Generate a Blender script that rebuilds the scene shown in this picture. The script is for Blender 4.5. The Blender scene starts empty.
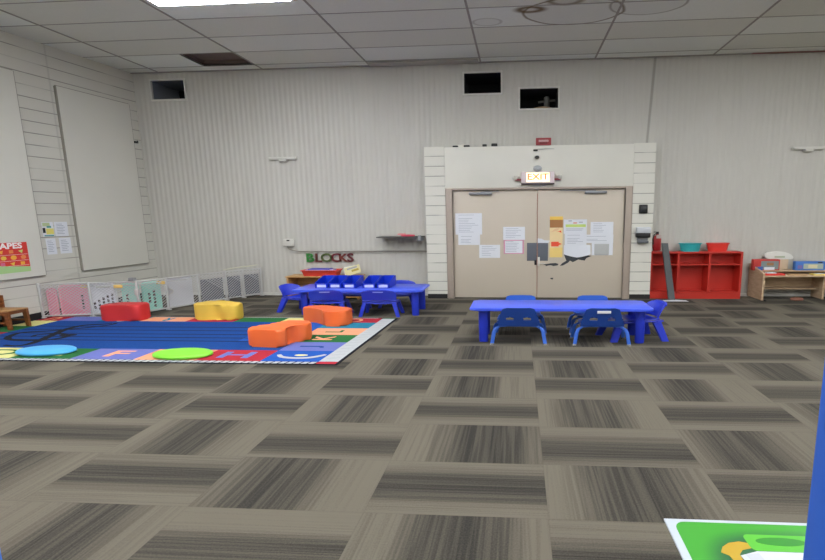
import bpy, bmesh, math, random
from math import sin, cos, pi, radians
from mathutils import Vector, Matrix
from mathutils.geometry import tessellate_polygon
random.seed(7)
COL = bpy.context.scene.collection
S = 1.976      # the photograph is wider than life: small things are modelled true and widened along x by this

# ---------------------------------------------------------------- materials
def lin(h):
    h = h.lstrip('#'); r = []
    for i in (0, 2, 4):
        c = int(h[i:i+2], 16)/255
        r.append(c/12.92 if c <= .04045 else ((c+.055)/1.055)**2.4)
    return (*r, 1)
MATS = {}
def mat(name, hexc, rough=.6, var=.06, scale=6, bump=0, bscale=60, metal=0, emit=None, estr=0, spec=.5, coat=0):
    if name in MATS: return MATS[name]
    m = bpy.data.materials.new(name); m.use_nodes = True
    nt = m.node_tree; n = nt.nodes; b = n['Principled BSDF']
    c = lin(hexc)
    tc = n.new('ShaderNodeTexCoord'); no = n.new('ShaderNodeTexNoise')
    no.inputs['Scale'].default_value = scale; no.inputs['Detail'].default_value = 4
    nt.links.new(tc.outputs['Object'], no.inputs['Vector'])
    mx = n.new('ShaderNodeMix'); mx.data_type = 'RGBA'
    mx.inputs[6].default_value = tuple(max(0, v*(1-var)) for v in c[:3])+(1,)
    mx.inputs[7].default_value = tuple(min(1, v*(1+var)) for v in c[:3])+(1,)
    nt.links.new(no.outputs[0], mx.inputs[0])
    nt.links.new(mx.outputs[2], b.inputs['Base Color'])
    b.inputs['Roughness'].default_value = rough; b.inputs['Metallic'].default_value = metal
    b.inputs['Specular IOR Level'].default_value = spec
    if coat: b.inputs['Coat Weight'].default_value = coat
    if bump:
        n2 = n.new('ShaderNodeTexNoise'); n2.inputs['Scale'].default_value = bscale
        nt.links.new(tc.outputs['Object'], n2.inputs['Vector'])
        bp = n.new('ShaderNodeBump'); bp.inputs['Strength'].default_value = bump; bp.inputs['Distance'].default_value = .01
        nt.links.new(n2.outputs[0], bp.inputs['Height']); nt.links.new(bp.outputs[0], b.inputs['Normal'])
    if emit:
        b.inputs['Emission Color'].default_value = lin(emit); b.inputs['Emission Strength'].default_value = estr
    MATS[name] = m; return m

class NT:
    """tiny node helper"""
    def __init__(s, name, rough=.7):
        s.m = bpy.data.materials.new(name); s.m.use_nodes = True; MATS[name] = s.m
        s.t = s.m.node_tree; s.b = s.t.nodes['Principled BSDF']; s.b.inputs['Roughness'].default_value = rough
    def n(s, typ, **k):
        o = s.t.nodes.new(typ)
        for a, v in k.items(): setattr(o, a, v)
        return o
    def put(s, sock, v):
        if isinstance(v, bpy.types.NodeSocket): s.t.links.new(v, sock)
        else: sock.default_value = v
    def math(s, op, a, b=0.0, c=0.0, clamp=False):
        o = s.n('ShaderNodeMath', operation=op, use_clamp=clamp)
        s.put(o.inputs[0], a); s.put(o.inputs[1], b)
        if len(o.inputs) > 2: s.put(o.inputs[2], c)
        return o.outputs[0]
    def mix(s, f, a, b):
        o = s.n('ShaderNodeMix', data_type='RGBA')
        s.put(o.inputs[0], f); s.put(o.inputs[6], a); s.put(o.inputs[7], b); return o.outputs[2]
    def mixf(s, f, a, b):
        o = s.n('ShaderNodeMix', data_type='FLOAT')
        s.put(o.inputs[0], f); s.put(o.inputs[2], a); s.put(o.inputs[3], b); return o.outputs[0]
    def xyz(s):
        tc = s.n('ShaderNodeTexCoord'); sp = s.n('ShaderNodeSeparateXYZ')
        s.t.links.new(tc.outputs['Object'], sp.inputs[0]); return sp.outputs[0], sp.outputs[1], sp.outputs[2], tc.outputs['Object']
    def vec(s, a, b, c=0.0):
        o = s.n('ShaderNodeCombineXYZ'); s.put(o.inputs[0], a); s.put(o.inputs[1], b); s.put(o.inputs[2], c); return o.outputs[0]
    def noise(s, v, scale, detail=3, rough=.5):
        o = s.n('ShaderNodeTexNoise'); s.put(o.inputs['Vector'], v); o.inputs['Scale'].default_value = scale
        o.inputs['Detail'].default_value = detail; o.inputs['Roughness'].default_value = rough; return o.outputs[0]
    def white(s, v):
        o = s.n('ShaderNodeTexWhiteNoise', noise_dimensions='3D'); s.put(o.inputs['Vector'], v); return o.outputs[0]
    def ramp(s, f, lo, hi):
        o = s.n('ShaderNodeMapRange', interpolation_type='SMOOTHSTEP'); s.put(o.inputs[0], f)
        o.inputs[1].default_value = lo; o.inputs[2].default_value = hi; return o.outputs[0]
    def bump(s, h, strength, dist=.01):
        o = s.n('ShaderNodeBump'); o.inputs['Strength'].default_value = strength; o.inputs['Distance'].default_value = dist
        s.put(o.inputs['Height'], h); s.t.links.new(o.outputs[0], s.b.inputs['Normal'])
    def color(s, c): s.put(s.b.inputs['Base Color'], c)

# carpet tiles, laid in alternating directions
TX0, TW, TY0, TH = .1571, .9878, 2.0908, .5039
def carpet():
    k = NT('carpet_tiles', .95); x, y, z, v = k.xyz()
    u = k.math('DIVIDE', k.math('SUBTRACT', x, TX0), TW); w = k.math('DIVIDE', k.math('SUBTRACT', y, TY0), TH)
    i = k.math('FLOOR', u); j = k.math('FLOOR', w); fu = k.math('FRACT', u); fw = k.math('FRACT', w)
    par = k.math('ABSOLUTE', k.math('MODULO', k.math('ADD', i, j), 2.0))       # 1: ribs run along x
    par = k.math('GREATER_THAN', par, .5)
    across = k.mixf(par, fu, fw); along = k.mixf(par, fw, fu)
    r1 = k.white(k.vec(i, j, 1.0)); r2 = k.white(k.vec(i, j, 2.0)); r3 = k.white(k.vec(i, j, 3.0))
    # broad dark band, placed differently on each tile
    c = k.math('ADD', .33, k.math('MULTIPLY', r1, .34))
    d = k.math('ABSOLUTE', k.math('SUBTRACT', across, c))
    wd = k.math('ADD', .36, k.math('MULTIPLY', r2, .14))
    band = k.math('SUBTRACT', 1.0, k.math('DIVIDE', d, wd), clamp=True)
    band = k.ramp(band, 0.0, .75)
    n1 = k.noise(k.vec(k.math('MULTIPLY', across, 6.0), k.math('MULTIPLY', along, .12), k.math('MULTIPLY', r3, 50)), 1.6, 2)
    n1 = k.ramp(n1, .3, .7)
    pin = k.noise(k.vec(k.math('MULTIPLY', across, 46.0), k.math('MULTIPLY', along, .5), k.math('MULTIPLY', r2, 50)), 1.3, 1)
    pin = k.ramp(pin, .36, .64)
    grain = k.noise(v, 110, 3, .7)
    f = k.math('ADD', k.math('MULTIPLY', band, .74), k.math('MULTIPLY', k.math('SUBTRACT', n1, .5), .20))
    f = k.math('ADD', f, k.math('MULTIPLY', k.math('SUBTRACT', pin, .5), .25))
    f = k.math('ADD', f, k.math('MULTIPLY', k.math('SUBTRACT', grain, .5), .75))
    f = k.math('ADD', f, k.math('MULTIPLY', k.math('SUBTRACT', r3, .5), .16), clamp=True)
    tone = k.mix(k.noise(v, .9, 2), lin('#6b665a'), lin('#6a6358'))
    col = k.mix(f, tone, lin('#32302d'))
    # worn scuffs
    sc = k.ramp(k.noise(v, 2.3, 5, .65), .66, .8)
    col = k.mix(k.math('MULTIPLY', sc, .22), col, lin('#837d72'))
    seam = k.math('MINIMUM', k.math('MINIMUM', fu, k.math('SUBTRACT', 1.0, fu)), k.math('MULTIPLY', k.math('MINIMUM', fw, k.math('SUBTRACT', 1.0, fw)), .5))
    sm = k.math('SUBTRACT', 1.0, k.ramp(seam, .0, .008))
    col = k.mix(k.math('MULTIPLY', sm, .12), col, lin('#3a3835'))
    k.color(col); k.b.inputs['Specular IOR Level'].default_value = .15
    k.bump(k.math('ADD', k.math('MULTIPLY', pin, .6), grain), .35, .004)
    return k.m

def blocks(name, base, z0, pitch, axis='y', joint=None):
    k = NT(name, .55); x, y, z, v = k.xyz()
    h = y if axis == 'y' else x
    f = k.math('FRACT', k.math('DIVIDE', k.math('SUBTRACT', z, z0), pitch))
    d = k.math('MINIMUM', f, k.math('SUBTRACT', 1.0, f))
    wob = k.math('MULTIPLY', k.noise(v, 1.2, 3), .03)
    g = k.math('SUBTRACT', 1.0, k.ramp(d, .012, .05))
    g = k.math('MULTIPLY', g, k.math('ADD', .35, k.ramp(k.noise(k.vec(x, y, k.math('MULTIPLY', z, 3.0)), 1.7, 3), .35, .6)), clamp=True)
    col = k.mix(k.noise(v, 2.5, 4), lin(base), tuple(c*.93 for c in lin(base)[:3])+(1,))
    if joint is not None:
        jj = k.math('SUBTRACT', 1.0, k.ramp(k.math('ABSOLUTE', k.math('SUBTRACT', h, joint)), .006, .02))
        g = k.math('MAXIMUM', g, k.math('MULTIPLY', jj, .25))
    col = k.mix(k.math('MULTIPLY', g, .62), col, lin('#4e4a44'))
    k.color(col)
    k.bump(k.math('SUBTRACT', k.math('MULTIPLY', k.noise(v, 45, 3), .2), g), .5, .01)
    return k.m

CX0, CW, CY0, CD = -4.787, 2.050, 7.574, .624
def ceiling_mat():
    k = NT('ceiling_tiles', .9); x, y, z, v = k.xyz()
    u = k.math('DIVIDE', k.math('SUBTRACT', x, CX0), CW); w = k.math('DIVIDE', k.math('SUBTRACT', y, CY0), CD)
    i = k.math('FLOOR', u); j = k.math('FLOOR', w); fu = k.math('FRACT', u); fw = k.math('FRACT', w)
    r = k.white(k.vec(i, j, 4.0))
    col = k.mix(k.ramp(r, .25, .8), lin('#e3e4db'), lin('#eef1ec'))
    col = k.mix(k.math('MULTIPLY', k.noise(v, 30, 4, .7), .15), col, lin('#8f8a82'))
    def stain(col, cx, cy, rx, ry, ring, amt, colr, nz=.35):
        dx = k.math('DIVIDE', k.math('SUBTRACT', x, cx), rx); dy = k.math('DIVIDE', k.math('SUBTRACT', y, cy), ry)
        d = k.math('SQRT', k.math('ADD', k.math('MULTIPLY', dx, dx), k.math('MULTIPLY', dy, dy)))
        d = k.math('ADD', d, k.math('MULTIPLY', k.math('SUBTRACT', k.noise(k.vec(x, k.math('MULTIPLY', y, 2.0), 0.0), 1.6, 4), .5), nz))
        e = k.math('SUBTRACT', 1.0, k.ramp(k.math('ABSOLUTE', k.math('SUBTRACT', d, 1.0)), 0.0, ring))
        inner = k.math('MULTIPLY', k.math('SUBTRACT', 1.0, k.ramp(d, .9, 1.0)), .18)
        return k.mix(k.math('MULTIPLY', k.math('MAXIMUM', e, inner), amt), col, lin(colr))
    col = stain(col, -.45, 6.78, .20, .12, .20, .40, '#8a8378', .05)
    col = stain(col, .75, 6.56, .68, .40, .06, .8, '#6e5f45', .12)
    col = stain(col, .16, 6.44, .15, .07, .9, .9, '#6a5230', .7)
    col = stain(col, .60, 6.23, .20, .10, .5, .7, '#6a5230', .6)
    col = stain(col, 1.72, 6.42, .50, .30, .07, .6, '#77705f', .12)
    gu = k.math('MULTIPLY', k.math('MINIMUM', fu, k.math('SUBTRACT', 1.0, fu)), CW)
    gw = k.math('MULTIPLY', k.math('MINIMUM', fw, k.math('SUBTRACT', 1.0, fw)), CD)
    g = k.math('SUBTRACT', 1.0, k.ramp(k.math('MINIMUM', gu, gw), .004, .02))
    col = k.mix(k.math('MULTIPLY', g, .0), col, lin('#6d6962'))
    k.color(col); k.bump(k.noise(v, 60, 3), .25, .01); k.b.inputs['Specular IOR Level'].default_value = .2
    return k.m

def metal_wall():
    k = NT('painted_metal_wall', .5); x, y, z, v = k.xyz()
    col = k.mix(k.noise(k.vec(k.math('MULTIPLY', x, .6), y, k.math('MULTIPLY', z, .5)), 1.6, 4), lin('#c6c4bd'), lin('#bab7b0'))
    st = k.noise(k.vec(k.math('MULTIPLY', x, 14.0), 0.0, k.math('MULTIPLY', z, .7)), 1.0, 2)
    col = k.mix(k.math('MULTIPLY', k.ramp(st, .5, .8), .12), col, lin('#8d887d'))
    # the sheet seam beside the lobby, grimy and slightly bent
    sx = k.math('ADD', 2.342, k.math('MULTIPLY', k.math('SUBTRACT', z, 2.84), .058))
    d = k.math('ABSOLUTE', k.math('SUBTRACT', x, sx))
    col = k.mix(k.math('MULTIPLY', k.math('SUBTRACT', 1.0, k.ramp(d, .01, .035)), .5), col, lin('#6f6a60'))
    sp = k.ramp(k.noise(v, 7, 2), .78, .82)
    col = k.mix(k.math('MULTIPLY', sp, .5), col, lin('#6a665d'))
    k.color(col); return k.m

def wood(name, a, b, sc=3):
    k = NT(name, .45); x, y, z, v = k.xyz()
    n = k.noise(k.vec(k.math('MULTIPLY', x, 1.5), k.math('MULTIPLY', y, 3.0), k.math('MULTIPLY', z, 12.0)), sc, 5)
    k.color(k.mix(k.ramp(n, .3, .7), lin(a), lin(b))); return k.m

def wire_mesh(): return mat('grey_netting', '#c9c8ca', .6)

# ---------------------------------------------------------------- mesh builder
class MB:
    def __init__(s, sx=1.0): s.k = 1.0; s.bm = bmesh.new(); s.sx = sx; s.mats = []; s.mi = 0; s.T = Matrix.Identity(4)
    def m(s, mt):
        if mt not in s.mats: s.mats.append(mt)
        s.mi = s.mats.index(mt); return s
    def _add(s, verts, faces):
        vs = [s.bm.verts.new(v) for v in verts]; fs = []
        for f in faces:
            try:
                fc = s.bm.faces.new([vs[i] for i in f]); fc.material_index = s.mi; fs.append(fc)
            except ValueError: pass
        return vs, fs
    def box(s, x0, x1, y0, y1, z0, z1, bev=0, M=None, seg=2):
        v = [(x, y, z) for x in (x0, x1) for y in (y0, y1) for z in (z0, z1)]
        f = [(0,1,3,2),(4,6,7,5),(0,4,5,1),(2,3,7,6),(0,2,6,4),(1,5,7,3)]
        vs, fs = s._add(v, f)
        if bev:
            ed = list({e for fc in fs for e in fc.edges})
            r = bmesh.ops.bevel(s.bm, geom=ed, offset=bev, segments=seg, profile=.5, affect='EDGES')
            nf = set(r['faces']); 
            for fc in nf: fc.material_index = s.mi
            vs = list({v for fc in list(nf)+[q for q in fs if q.is_valid] for v in fc.verts})
        if M is not None: bmesh.ops.transform(s.bm, matrix=M, verts=vs)
        return s
    def quad(s, a, b, c, d): s._add([a, b, c, d], [(0,1,2,3)]); return s
    def poly(s, pts): s._add(pts, [tuple(range(len(pts)))]); return s
    def frustum(s, p0, w0, p1, w1):
        v = []
        for p, w in ((p0, w0), (p1, w1)):
            for dx, dy in ((-1,-1),(1,-1),(1,1),(-1,1)): v.append((p[0]+dx*w[0]/2, p[1]+dy*w[1]/2, p[2]))
        s._add(v, [(3,2,1,0),(4,5,6,7),(0,1,5,4),(1,2,6,5),(2,3,7,6),(3,0,4,7)]); return s
    def cyl(s, p0, p1, r0, r1=None, seg=16, cap=True):
        r1 = r0 if r1 is None else r1
        p0, p1 = Vector(p0), Vector(p1); d = (p1-p0).normalized()
        a = d.orthogonal().normalized(); b = d.cross(a)
        v = []
        for p, r in ((p0, r0), (p1, r1)):
            for i in range(seg):
                t = 2*pi*i/seg; v.append(p+(a*cos(t)+b*sin(t))*r)
        f = [(i, (i+1) % seg, seg+(i+1) % seg, seg+i) for i in range(seg)]
        if cap: f += [tuple(reversed(range(seg))), tuple(range(seg, 2*seg))]
        s._add(v, f); return s
    def tube(s, pts, r, seg=8):
        pts = [Vector(p) for p in pts]; rings = []; prev = None
        for i, p in enumerate(pts):
            d = (pts[min(i+1, len(pts)-1)]-pts[max(i-1, 0)]).normalized()
            a = d.orthogonal().normalized() if prev is None else (prev-d*prev.dot(d)).normalized()
            prev = a; b = d.cross(a)
            rings.append([p+(a*cos(2*pi*k/seg)+b*sin(2*pi*k/seg))*r for k in range(seg)])
        v = [q for rg in rings for q in rg]; f = []
        for i in range(len(pts)-1):
            for k in range(seg): f.append((i*seg+k, i*seg+(k+1) % seg, (i+1)*seg+(k+1) % seg, (i+1)*seg+k))
        f += [tuple(reversed(range(seg))), tuple(range((len(pts)-1)*seg, len(pts)*seg))]
        s._add(v, f); return s
    def lathe(s, prof, c=(0,0,0), seg=28):
        v = [(c[0]+r*cos(2*pi*k/seg), c[1]+r*sin(2*pi*k/seg), c[2]+z) for r, z in prof for k in range(seg)]; f = []
        for i in range(len(prof)-1):
            for k in range(seg): f.append((i*seg+k, i*seg+(k+1) % seg, (i+1)*seg+(k+1) % seg, (i+1)*seg+k))
        if prof[0][0] > 1e-4: f.append(tuple(reversed(range(seg))))
        if prof[-1][0] > 1e-4: f.append(tuple(range((len(prof)-1)*seg, len(prof)*seg)))
        s._add(v, f); return s
    def prism(s, out, z0, z1, bev=0, plane='xy', holes=(), seg=2):
        """outline in a plane, extruded along the third axis"""
        mp = {'xy': lambda a, b, c: (a, b, c), 'xz': lambda a, b, c: (a, c, b), 'yz': lambda a, b, c: (c, a, b)}[plane]
        if holes:
            loops = [out]+list(holes); flat = [p for l in loops for p in l]; n = len(flat)
            tris = tessellate_polygon([[Vector((p[0], p[1], 0)) for p in l] for l in loops])
            v = [mp(p[0], p[1], z0) for p in flat]+[mp(p[0], p[1], z1) for p in flat]; f = []
            for t in tris: f.append(tuple(t)); f.append(tuple(q+n for q in reversed(t)))
            o = 0
            for l in loops:
                for i in range(len(l)): j = (i+1) % len(l); f.append((o+i, o+j, n+o+j, n+o+i))
                o += len(l)
            s._add(v, f); return s
        n = len(out)
        v = [mp(p[0], p[1], z0) for p in out]+[mp(p[0], p[1], z1) for p in out]
        f = [tuple(reversed(range(n))), tuple(range(n, 2*n))]+[(i, (i+1) % n, n+(i+1) % n, n+i) for i in range(n)]
        vs, fs = s._add(v, f)
        if bev:
            ed = [e for fc in fs[:2] for e in fc.edges]
            r = bmesh.ops.bevel(s.bm, geom=ed, offset=bev, segments=seg, profile=.5, affect='EDGES')
            for fc in r['faces']: fc.material_index = s.mi
        return s
    def sheet(s, grid, thick, skip=()):
        """a curved sheet from a grid of points, given thickness"""
        R, Cn = len(grid), len(grid[0])
        nv = []
        P = [[Vector(p) for p in row] for row in grid]
        for i in range(R):
            for j in range(Cn):
                du = P[i][min(j+1, Cn-1)]-P[i][max(j-1, 0)]; dv = P[min(i+1, R-1)][j]-P[max(i-1, 0)][j]
                nn = du.cross(dv); nn = nn.normalized() if nn.length > 1e-9 else Vector((0,0,1)); nv.append(nn)
        flat = [p for row in P for p in row]
        v = flat+[p+n*thick for p, n in zip(flat, nv)]; N = R*Cn; f = []; cnt = {}
        cells = [(i, j) for i in range(R-1) for j in range(Cn-1) if (i, j) not in skip]
        for i, j in cells:
            q = (i*Cn+j, i*Cn+j+1, (i+1)*Cn+j+1, (i+1)*Cn+j)
            f.append(tuple(reversed(q))); f.append(tuple(a+N for a in q))
            for a, b in zip(q, q[1:]+q[:1]): cnt[(a, b)] = 1
        for (a, b) in cnt:
            if (b, a) not in cnt: f.append((a, b, b+N, a+N))
        s._add(v, f); return s
    def text(s, body, size, depth, M, font_bold=0.0):
        cu = bpy.data.curves.new('lettering', 'FONT'); cu.body = body; cu.size = size; cu.extrude = depth; cu.offset = font_bold
        cu.align_x = 'CENTER'; cu.align_y = 'CENTER'; cu.resolution_u = 3
        ob = bpy.data.objects.new('lettering', cu); COL.objects.link(ob)
        bpy.context.view_layer.update()
        me = bpy.data.meshes.new_from_object(ob.evaluated_get(bpy.context.evaluated_depsgraph_get()))
        bpy.data.objects.remove(ob); bpy.data.curves.remove(cu)
        s._add([M @ v.co for v in me.vertices], [tuple(p.vertices) for p in me.polygons]); bpy.data.meshes.remove(me); return s
    def build(s, name, mt=None, parent=None, loc=None, rot=0.0, smooth=35):
        """rotate, then widen along x, then link as one object"""
        me = bpy.data.meshes.new(name)
        M = Matrix.Diagonal((s.sx, 1, 1, 1)) @ Matrix.Rotation(rot, 4, 'Z') @ s.T
        bmesh.ops.transform(s.bm, matrix=M, verts=s.bm.verts)
        bmesh.ops.remove_doubles(s.bm, verts=s.bm.verts, dist=1e-6)
        bmesh.ops.recalc_face_normals(s.bm, faces=s.bm.faces)
        s.bm.to_mesh(me); s.bm.free()
        for x in (s.mats or [mt]): me.materials.append(x)
        for p in me.polygons: p.use_smooth = True
        me.set_sharp_from_angle(angle=radians(smooth))
        o = bpy.data.objects.new(name, me); COL.objects.link(o)
        if parent: o.parent = parent
        if loc: o.location = loc
        return o

def tag(o, label, cat, group=None, kind=None):
    o['label'] = label; o['category'] = cat
    if group: o['group'] = group
    if kind: o['kind'] = kind
    return o
def thing(name, label, cat, loc, group=None):
    o = bpy.data.objects.new(name, None); o.empty_display_size = .1; COL.objects.link(o); o.location = loc
    return tag(o, label, cat, group)
def struct(o): o['kind'] = 'structure'; return o
def dup(root, loc, label, group=None):
    r = root.copy(); COL.objects.link(r); r.location = loc; r['label'] = label
    if group: r['group'] = group
    for ch in list(root.children):
        c = ch.copy(); COL.objects.link(c); c.parent = r
        for g in ch.children:
            d = g.copy(); COL.objects.link(d); d.parent = c
    return r
def smooth_outline(pts, n=6):
    out = []; N = len(pts)
    for i in range(N):
        p0, p1, p2, p3 = [Vector(pts[(i+k-1) % N]) for k in range(4)]
        for t in range(n):
            t /= n
            out.append(tuple(.5*((2*p1)+(p2-p0)*t+(2*p0-5*p1+4*p2-p3)*t*t+(3*p1-p0-3*p2+p3)*t**3)))
    return out
def rrect(x0, x1, y0, y1, r, n=5, rx=None):
    rx = rx or r; o = []
    for cx, cy, a in ((x1-rx, y1-r, 0), (x0+rx, y1-r, 90), (x0+rx, y0+r, 180), (x1-rx, y0+r, 270)):
        for k in range(n+1):
            t = radians(a+90*k/n); o.append((cx+rx*cos(t), cy+r*sin(t)))
    return o

# ---------------------------------------------------------------- palette
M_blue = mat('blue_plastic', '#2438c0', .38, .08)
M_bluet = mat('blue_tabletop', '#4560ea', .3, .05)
M_bluec = mat('bright_blue_chair_plastic', '#2058c0', .4, .08)
M_blued = mat('deep_blue_chair_plastic', '#173f90', .4, .08)
M_bluel = mat('blue_enamel_leg', '#3465c8', .35)
M_chrome = mat('chrome', '#c8ccd2', .25, metal=.8)
M_bin = mat('blue_bin_plastic', '#0c34c4', .4)
M_red = mat('red_laminate', '#bb2c20', .5, .08)
M_white = mat('white_paper', '#dcdfe6', .8, .03)
M_ink = mat('grey_print', '#9aa0ad', .8)
M_dark = mat('black_plastic', '#17181a', .5)
M_off = mat('offwhite_paint', '#d9d7cd', .5, .05, 2)
M_taupe = mat('taupe_door_paint', '#c7bcac', .45, .04, 1.5)
M_frame = mat('taupe_frame_paint', '#ab9d91', .45, .05, 2)
M_panel = mat('cream_panel_paint', '#d2d0c7', .6, .05, 1.2)
M_wood = wood('light_wood', '#c79b62', '#a87c49')
M_maple = wood('pale_maple_laminate', '#c4ab8d', '#b3987a')
M_grey = mat('grey_metal', '#8d9094', .4, metal=.3)
M_wmetal = mat('white_metal', '#cfcdc6', .5)
M_base = mat('black_rubber_base', '#1b1b1c', .7)

# ---------------------------------------------------------------- the room
D, DB, H = 8.458, 8.15, 4.31
def wx(y): return -7.39-.09*(D-y)                 # the left wall is not quite square to the back wall
b = MB(); YF = -4.0; XR = 9.0
b.poly([(wx(YF), YF, 0), (XR, YF, 0), (XR, D, 0), (wx(D), D, 0)])
b.poly([(wx(YF), YF, -.1), (XR, YF, -.1), (XR, D, -.1), (wx(D), D, -.1)]); struct(b.build('floor', carpet()))

# ceiling with one missing tile; bars of the grid
cm = ceiling_mat(); M_dk = mat('dark_void', '#7a6a62', .9); b = MB(); b.m(cm)
xs = [wx(YF)]+[CX0+CW*i for i in range(-2, 7)]+[XR]; xs = sorted(x for x in xs if wx(YF) <= x <= XR)
hx0, hx1, hy0, hy1 = -5.76, CX0, CY0, CY0+CD
b.box(-9, XR, YF, hy0, H, H+.03); b.box(-9, hx0, hy0, hy1, H, H+.03); b.box(hx1, XR, hy0, hy1, H, H+.03); b.box(-9, XR, hy1, D+.02, H, H+.03)
struct(b.build('ceiling'))
b = MB(); b.m(M_dk)
b.box(hx0-.3, hx1+.3, hy0-.3, hy1+.2, H+.10, H+.12); b.box(hx0-.02, hx0, hy0, hy1, H+.001, H+.1); b.box(hx1, hx1+.02, hy0, hy1, H+.001, H+.1)
b.box(hx0, hx1, hy0-.02, hy0, H+.001, H+.1); b.box(hx0, hx1, hy1, hy1+.02, H+.001, H+.1)
struct(b.build('trim_1'))
b = MB(); gm = mat('ceiling_grid_paint', '#9a968f', .6); b.m(gm)
for i in range(-2, 7):
    x = CX0+CW*i
    b.box(x-.016, x+.016, YF, D, H-.006, H+.001)
for k in range(-2, 18):
    y = CY0+CD-CD*k
    if y < D: b.box(-8.3, XR, y-.007, y+.007, H-.004, H+.001)
b.box(-7.6, XR, D-.04, D, H-.012, H+.001)
struct(b.build('trim_2'))
tag(MB().m(mat('red_tape', '#8a5a55', .7)).box(4.05, 6.6, D-.075, D-.045, H-.02, H-.0085).build('trim_strip'), 'dull red strip along the ceiling edge above the wooden play bench', 'trim')
MB_tile = MB().m(mat('damaged_tile_edge', '#b3afa6', .9)).box(-2.72, -.72, 8.215, 8.40, H-.03, H-.0125, .003)
tag(MB_tile.build('ceiling_tile'), 'sagging narrow ceiling tile edge left of the middle, above the wall vents', 'ceiling tile')

# back wall: ribbed sheet metal with three openings
vents = [(-7.03, -6.37, 3.82, 4.16), (-.996, -.32, 3.772, 4.128), (.027, .721, 3.485, 3.833)]
pitch = .100; x0, x1 = wx(D)-.03, XR; xs = []; i = 0
while x0+i*pitch/4 < x1: xs.append(x0+i*pitch/4); i += 1
prof = lambda x: -.0056*max(-1, min(1, 1.6*sin(2*pi*x/pitch)))
for v in vents:
    for e in v[:2]:
        kx = min(range(len(xs)), key=lambda q: abs(xs[q]-e)); xs[kx] = e
zs = sorted({-.0, H+.02, *[z for v in vents for z in v[2:]], 2.0})
b = MB(); b.m(metal_wall()); vg = {}
for a, z in enumerate(zs):
    for c, x in enumerate(xs): vg[a, c] = b.bm.verts.new((x, D+.006+prof(x), z))
for a in range(len(zs)-1):
    for c in range(len(xs)-1):
        xm, zm = (xs[c]+xs[c+1])/2, (zs[a]+zs[a+1])/2
        if any(v[0] < xm < v[1] and v[2] < zm < v[3] for v in vents): continue
        b.bm.faces.new((vg[a, c], vg[a, c+1], vg[a+1, c+1], vg[a+1, c]))
struct(b.build('wall_back', smooth=60))
struct(MB().m(M_wmetal).box(x0, -1.75, D-.03, D, 0, .055).box(2.48, XR, D-.03, D, 0, .055).build('baseboard_back'))

# left wall: painted block
b = MB(); b.m(blocks('painted_block_left', '#cfcdc4', .02, .1795, 'y', 6.99))
b.poly([(wx(YF), YF, 0), (wx(D+.03), D+.03, 0), (wx(D+.03), D+.03, H+.02), (wx(YF), YF, H+.02)])
struct(b.build('wall_left'))
struct(MB().m(M_base).poly([(wx(4)+.012, 4, 0), (wx(D)+.012, D, 0), (wx(D)+.012, D, .105), (wx(4)+.012, 4, .105)]).poly([(wx(4), 4, .105), (wx(4)+.012, 4, .105), (wx(D)+.012, D, .105), (wx(D), D, .105)]).build('baseboard_left'))
M_plain = mat('plain_wall_paint', '#b5b1a7', .6)
struct(MB().m(M_plain).box(XR, XR+.1, YF, D, 0, H).build('wall_right'))
struct(MB().m(M_plain).box(wx(YF), XR, YF-.1, YF, 0, H).build('wall_front'))

# frame of coordinates lying on the left wall (y along the wall)
WN = Vector((1, -.09, 0)).normalized(); WD = Vector((.09, 1, 0)).normalized()
def onleft(y, z, off=0.0): return Vector((wx(y), y, z))+WN*off
def left_slab(mb, y0, y1, z0, z1, o0, o1):
    v = [onleft(y, z, o) for y in (y0, y1) for z in (z0, z1) for o in (o0, o1)]
    mb._add(v, [(0,1,3,2),(4,6,7,5),(0,4,5,1),(2,3,7,6),(0,2,6,4),(1,5,7,3)]); return mb

# ------------------------------------------------ lobby block around the double door
kq = DB/8.257
def fx(x): return x*kq
def fz(z): return 1.5756+(z-1.5756)*kq
bl = blocks('painted_block_pilaster', '#dad8ce', fz(.13), .1795*kq, 'x')
L0, L1, R0, R1, TOP = fx(-1.74), fx(-1.365), fx(2.077), fx(2.452), fz(2.80)
FL, FR = fx(-1.346), fx(2.054); DL, DR = fx(-1.235), fx(1.948); DT = fz(2.02); FT = fz(2.06)
b = MB(); b.m(bl); b.box(L0, L1, DB, D-.005, 0, TOP+.01); struct(b.build('wall_pilaster_left'))
b = MB(); b.m(bl); b.box(R0, R1, DB, D-.005, 0, TOP+.01); struct(b.build('wall_pilaster_right'))
b = MB(); b.m(M_off); b.box(L1, R0, DB+.006, D-.005, FT, TOP, .004); b.box(fx(-1.37), fx(-1.12), DB+.001, DB+.006, 2.29, 2.294)
struct(b.build('wall_header'))
struct(MB().m(M_base).box(L0-.006, L1+.0, DB-.008, DB, 0, .085).box(R0, R1+.006, DB-.008, DB, 0, .085).build('baseboard_lobby'))
b = MB(); b.m(M_frame)
b.box(FL, DL, DB-.02, DB+.12, 0, FT, .006); b.box(DR, FR, DB-.02, DB+.12, 0, FT, .006); b.box(DL, DR, DB-.02, DB+.12, DT, FT, .006)
b.box(L1, FL+.02, DB+.01, DB+.1, 0, FT); b.box(FR-.02, R0, DB+.01, DB+.1, 0, FT)
struct(b.build('trim_3'))
XM = fx(.352); DF = DB+.035                    # leaves stand a little back in the frame
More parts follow.
